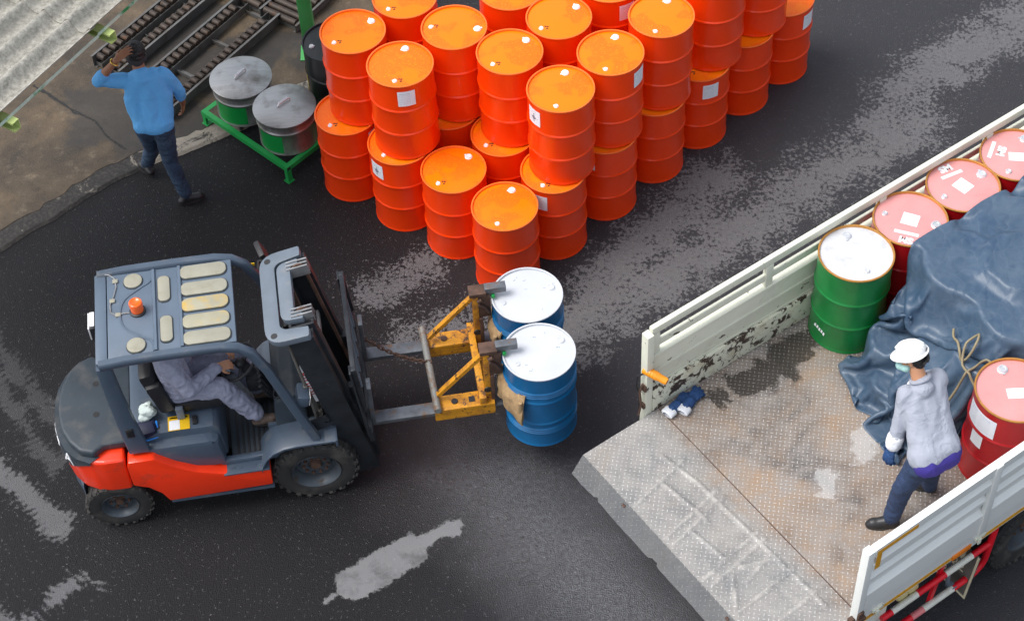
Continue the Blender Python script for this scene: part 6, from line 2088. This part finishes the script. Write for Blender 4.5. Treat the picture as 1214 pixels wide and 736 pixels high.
# ================================================================== THINGS ON THE BED
def glove(lb, a, b, rz, s):
    o = thing('work_glove', lb, 'glove', tw(a, b, DECK + .003), TA + rz, 'pair of blue work gloves by the left dropside')
    g = G()
    hand(g, (0, 0, .028), (1, 0, 0), (0, 0, 1), .35, s, 1.12, .25, .0135)
    g.caps((-.05, 0, .030), (.02, 0, .030), .040, .042)
    h_ = remeshed(g, 'glove_body', 'glove', .006, 2, o, .004, 40)
    g = G()
    g.lathe([(.030, -.035), (.048, -.030), (.051, .025), (.045, .032), (.040, .020), (.034, -.02)], 22, T_(-.075, 0, .034) @ R_('Y', pi / 2))
    for v in g.bm.verts:
        v.co.z = .034 + (v.co.z - .034) * .62; v.co.y *= 1.1
    g.out('cuff', 'cuff', o, 60)
    return o
glove('blue work glove with white cuff by the dropside, nearer the tail plate', .155, .105, rd_(12), 1)
glove('blue work glove with white cuff by the dropside, nearer the green drum', .255, .145, rd_(20), -1)

# rope hose looped beside the tarpaulin
def hose(TP):
  global ro
  ro = thing('hose', 'thin khaki hose looped over the tarpaulin beside the worker', 'hose', tw(1.75, 1.5, DECK))
  ctl = [(1.93, 1.17, .46), (1.88, 1.22, .48), (1.84, 1.30, .40), (1.78, 1.40, .34), (1.84, 1.44, .24), (1.93, 1.40, .22), (1.86, 1.36, .33), (1.76, 1.44, .33), (1.74, 1.55, .22), (1.72, 1.66, .10), (1.66, 1.70, .03), (1.55, 1.72, .02), (1.50, 1.62, .03), (1.56, 1.52, .12), (1.62, 1.48, .24), (1.70, 1.50, .32), (1.82, 1.52, .36), (1.88, 1.58, .26), (1.84, 1.68, .14), (1.74, 1.70, .03), (1.6, 1.74, .015), (1.45, 1.70, .015), (1.40, 1.62, .015)]
  pts = []
  for i in range(len(ctl) - 1):
      p = [ctl[max(0, i - 1)], ctl[i], ctl[i + 1], ctl[min(len(ctl) - 1, i + 2)]]
      for k in range(6):
          f = k / 6
          pts.append([0.5 * ((2 * p[1][d]) + (-p[0][d] + p[2][d]) * f + (2 * p[0][d] - 5 * p[1][d] + 4 * p[2][d] - p[3][d]) * f * f + (-p[0][d] + 3 * p[1][d] - 3 * p[2][d] + p[3][d]) * f ** 3) for d in range(3)])
  lifted = []
  for a, b, h in pts:            # lie on the cloth where it is underneath
      d = (TP[:, 0] - a) ** 2 + (TP[:, 1] - b) ** 2
      near = TP[d < .05 ** 2]
      lifted.append(max(h, float(near[:, 2].max()) + .016) if len(near) else max(h, .012))
  for _ in range(3):
      lifted = [max(l, (lifted[max(0, i - 1)] + l + lifted[min(len(lifted) - 1, i + 1)]) / 3) for i, l in enumerate(lifted)]
  pts = [(p[0], p[1], l) for p, l in zip(pts, lifted)]
  g = G(); g.tube([tw(a, b, DECK + h) - tw(1.75, 1.5, DECK) for a, b, h in pts], .010, 8)
  g.out('hose_line', 'rope', ro, 60)

# ================================================================== TARPAULIN: a cloth settled over the drums by position-based dynamics
def tarp():
    rng = np.random.RandomState(5)
    nx, ny, sp = 121, 68, 0.033
    aF = 2.02
    # rest grid: s runs from the back of the load to the front heap, t across
    S_ = np.arange(nx) * sp; T__ = np.arange(ny) * sp
    s, t = np.meshgrid(S_, T__, indexing='ij')
    top_len = 4.30 - aF
    b = 0.50 + t * 0.74
    a = np.where(s < top_len, 4.30 - s, aF - 0.02)
    h = np.where(s < top_len, 0.955, 0.955 - (s - top_len))
    fl_ = h < 0.03
    over = np.where(fl_, 0.03 - h, 0)
    a = np.where(fl_, aF - 0.02 - over * 0.62, a)
    h = np.where(fl_, 0.05 + 0.06 * np.abs(np.sin(over * 11 + t * 6)), h)
    side = np.clip(t - 1.32, 0, None)
    b = np.where(t > 1.32, 0.50 + 1.32 * .74 + side * 0.25, b)
    h = np.where((t > 1.32) & ~fl_, np.maximum(h - side * .95, .05), h)
    P = np.stack([a, b, h], -1) + rng.normal(0, .016, (nx, ny, 3))
    P[..., 2] = np.maximum(P[..., 2], .01)
    X = P.copy()
    drums = [(2.31, .87), (2.89, .86), (3.47, .87), (4.06, .87), (2.31, 1.45), (2.90, 1.45), (3.48, 1.45), (4.06, 1.45), (2.316, .262), (2.888, .248), (3.455, .265), (1.749, .273), (1.770, 1.926)]
    hd = .925; rd = .325
    drums = [(a_, b_, rd, hd) for a_, b_ in drums] + [(1.74, .80, .20, .36), (1.86, 1.22, .26, .50), (1.98, .66, .18, .62), (2.0, 1.45, .24, .66), (1.55, 1.0, .16, .20), (1.62, 1.3, .16, .26), (2.6, 1.15, .30, 1.0), (3.2, 1.25, .35, 1.04)]
    grab = np.array([1.28, 1.40, 0.22])
    gi, gj = nx - 12, ny - 22
    cons = []
    for di, dj, st_ in ((1, 0, 1.0), (0, 1, 1.0), (1, 1, .6), (1, -1, .6), (3, 0, .16), (0, 3, .16)):
        cons.append((di, dj, sp * hypot(di, dj), st_))
    for it in range(170):
        vel = (P - X) * 0.93
        X = P.copy()
        P = P + vel
        P[..., 2] -= 0.0011
        for k in range(5):
            for di, dj, L, st_ in cons:
                for par in range(2 * max(abs(di), abs(dj))) if max(abs(di), abs(dj)) == 1 else range(2 * 3):
                    w_ = max(abs(di), abs(dj))
                    ax = 0 if di else 1
                    i0 = np.arange(0, nx - di); j0 = np.arange(0, ny - abs(dj))
                    if ax == 0:
                        i0 = i0[(i0 // w_) % 2 == par % 2] if w_ == 1 else i0[(i0 % (2 * w_)) == par]
                        if w_ == 1 and par > 1: continue
                    else:
                        j0 = j0[(j0 // w_) % 2 == par % 2] if w_ == 1 else j0[(j0 % (2 * w_)) == par]
                        if w_ == 1 and par > 1: continue
                    if len(i0) == 0 or len(j0) == 0: continue
                    if dj >= 0:
                        A_ = np.ix_(i0, j0); B_ = np.ix_(i0 + di, j0 + dj)
                    else:
                        A_ = np.ix_(i0, j0 - dj); B_ = np.ix_(i0 + di, j0)
                    pa, pb = P[A_], P[B_]
                    d = pb - pa
                    l = np.sqrt((d * d).sum(-1, keepdims=True)) + 1e-9
                    if w_ == 3:
                        c_ = d * (np.minimum(l - L * .80, 0) / l) * .5 * st_      # bending resistance only
                    else:
                        c_ = d * ((l - L) / l) * .5 * st_
                    P[A_] = pa + c_; P[B_] = pb - c_
        P[gi - 4:gi + 5, gj - 4:gj + 5] += np.clip((grab - P[gi, gj]) * .05, -.008, .008)
        # contacts
        for da, db, rd, hd in drums:
            dx, dy = P[..., 0] - da, P[..., 1] - db
            r = np.sqrt(dx * dx + dy * dy) + 1e-9
            ins = (r < rd) & (P[..., 2] < hd)
            if not ins.any(): continue
            up_ = (hd - P[..., 2]) < (rd - r) + .02
            u = ins & up_
            P[..., 2] = np.where(u, hd, P[..., 2])
            X[..., 0] = np.where(u, X[..., 0] + (P[..., 0] - X[..., 0]) * .7, X[..., 0]); X[..., 1] = np.where(u, X[..., 1] + (P[..., 1] - X[..., 1]) * .7, X[..., 1])
            sd_ = ins & ~up_
            P[..., 0] = np.where(sd_, da + dx / r * rd, P[..., 0]); P[..., 1] = np.where(sd_, db + dy / r * rd, P[..., 1])
        lo = P[..., 2] < .008
        P[..., 2] = np.where(lo, .008, P[..., 2])
        for d in (0, 1):
            X[..., d] = np.where(lo, X[..., d] + (P[..., d] - X[..., d]) * .8, X[..., d])
        P[..., 1] = np.minimum(P[..., 1], 2.2)
    # settle marks: long soft creases running from the ridge
    ca, cb = np.meshgrid(np.arange(nx), np.arange(ny), indexing='ij')
    for fx, fy, ph, am in ((.21, .33, 0.4, .008), (-.13, .47, 2.0, .006), (.10, .29, 1.0, .008)):
        wv = np.sin(ca * fx + cb * fy + ph + 1.6 * np.sin(ca * .06 + ph) + 1.2 * np.sin(cb * .11 - ph))
        P[..., 2] += am * np.maximum(0, 1 - 5 * np.abs(wv)) * (P[..., 2] > .02)
    me = bpy.data.meshes.new('sheet')
    W = np.empty((nx, ny, 3))
    o0 = tw(1.6, 1.0, DECK)
    W[..., 0] = TX + P[..., 0] * cos(TA) + P[..., 1] * sin(TA) - o0.x
    W[..., 1] = TY + P[..., 0] * sin(TA) - P[..., 1] * cos(TA) - o0.y
    W[..., 2] = P[..., 2]
    idx = np.arange(nx * ny).reshape(nx, ny)
    F = np.stack([idx[:-1, :-1], idx[1:, :-1], idx[1:, 1:], idx[:-1, 1:]], -1).reshape(-1, 4)
    bm = bmesh.new()
    vs = [bm.verts.new(p) for p in W.reshape(-1, 3).tolist()]
    for f in F.tolist():
        bm.faces.new([vs[q] for q in f])
    for _ in range(1):
        bmesh.ops.smooth_vert(bm, verts=bm.verts[:], factor=.25, use_axis_x=True, use_axis_y=True, use_axis_z=True)
    bmesh.ops.subdivide_edges(bm, edges=bm.edges[:], cuts=1, use_grid_fill=True, smooth=0.6)
    bmesh.ops.recalc_face_normals(bm, faces=bm.faces)
    bmesh.ops.solidify(bm, geom=bm.faces[:], thickness=.003)
    bm.to_mesh(me); bm.free()
    me.materials.append(MT['tarp'])
    for p in me.polygons: p.use_smooth = True
    o = obj('tarpaulin', me)
    o.location = o0
    tag(o, 'large navy blue tarpaulin draped over the drums on the truck bed', 'tarpaulin')
    return P.reshape(-1, 3)
TP = tarp()
hose(TP)
bpy.data.scenes.remove(TMP)
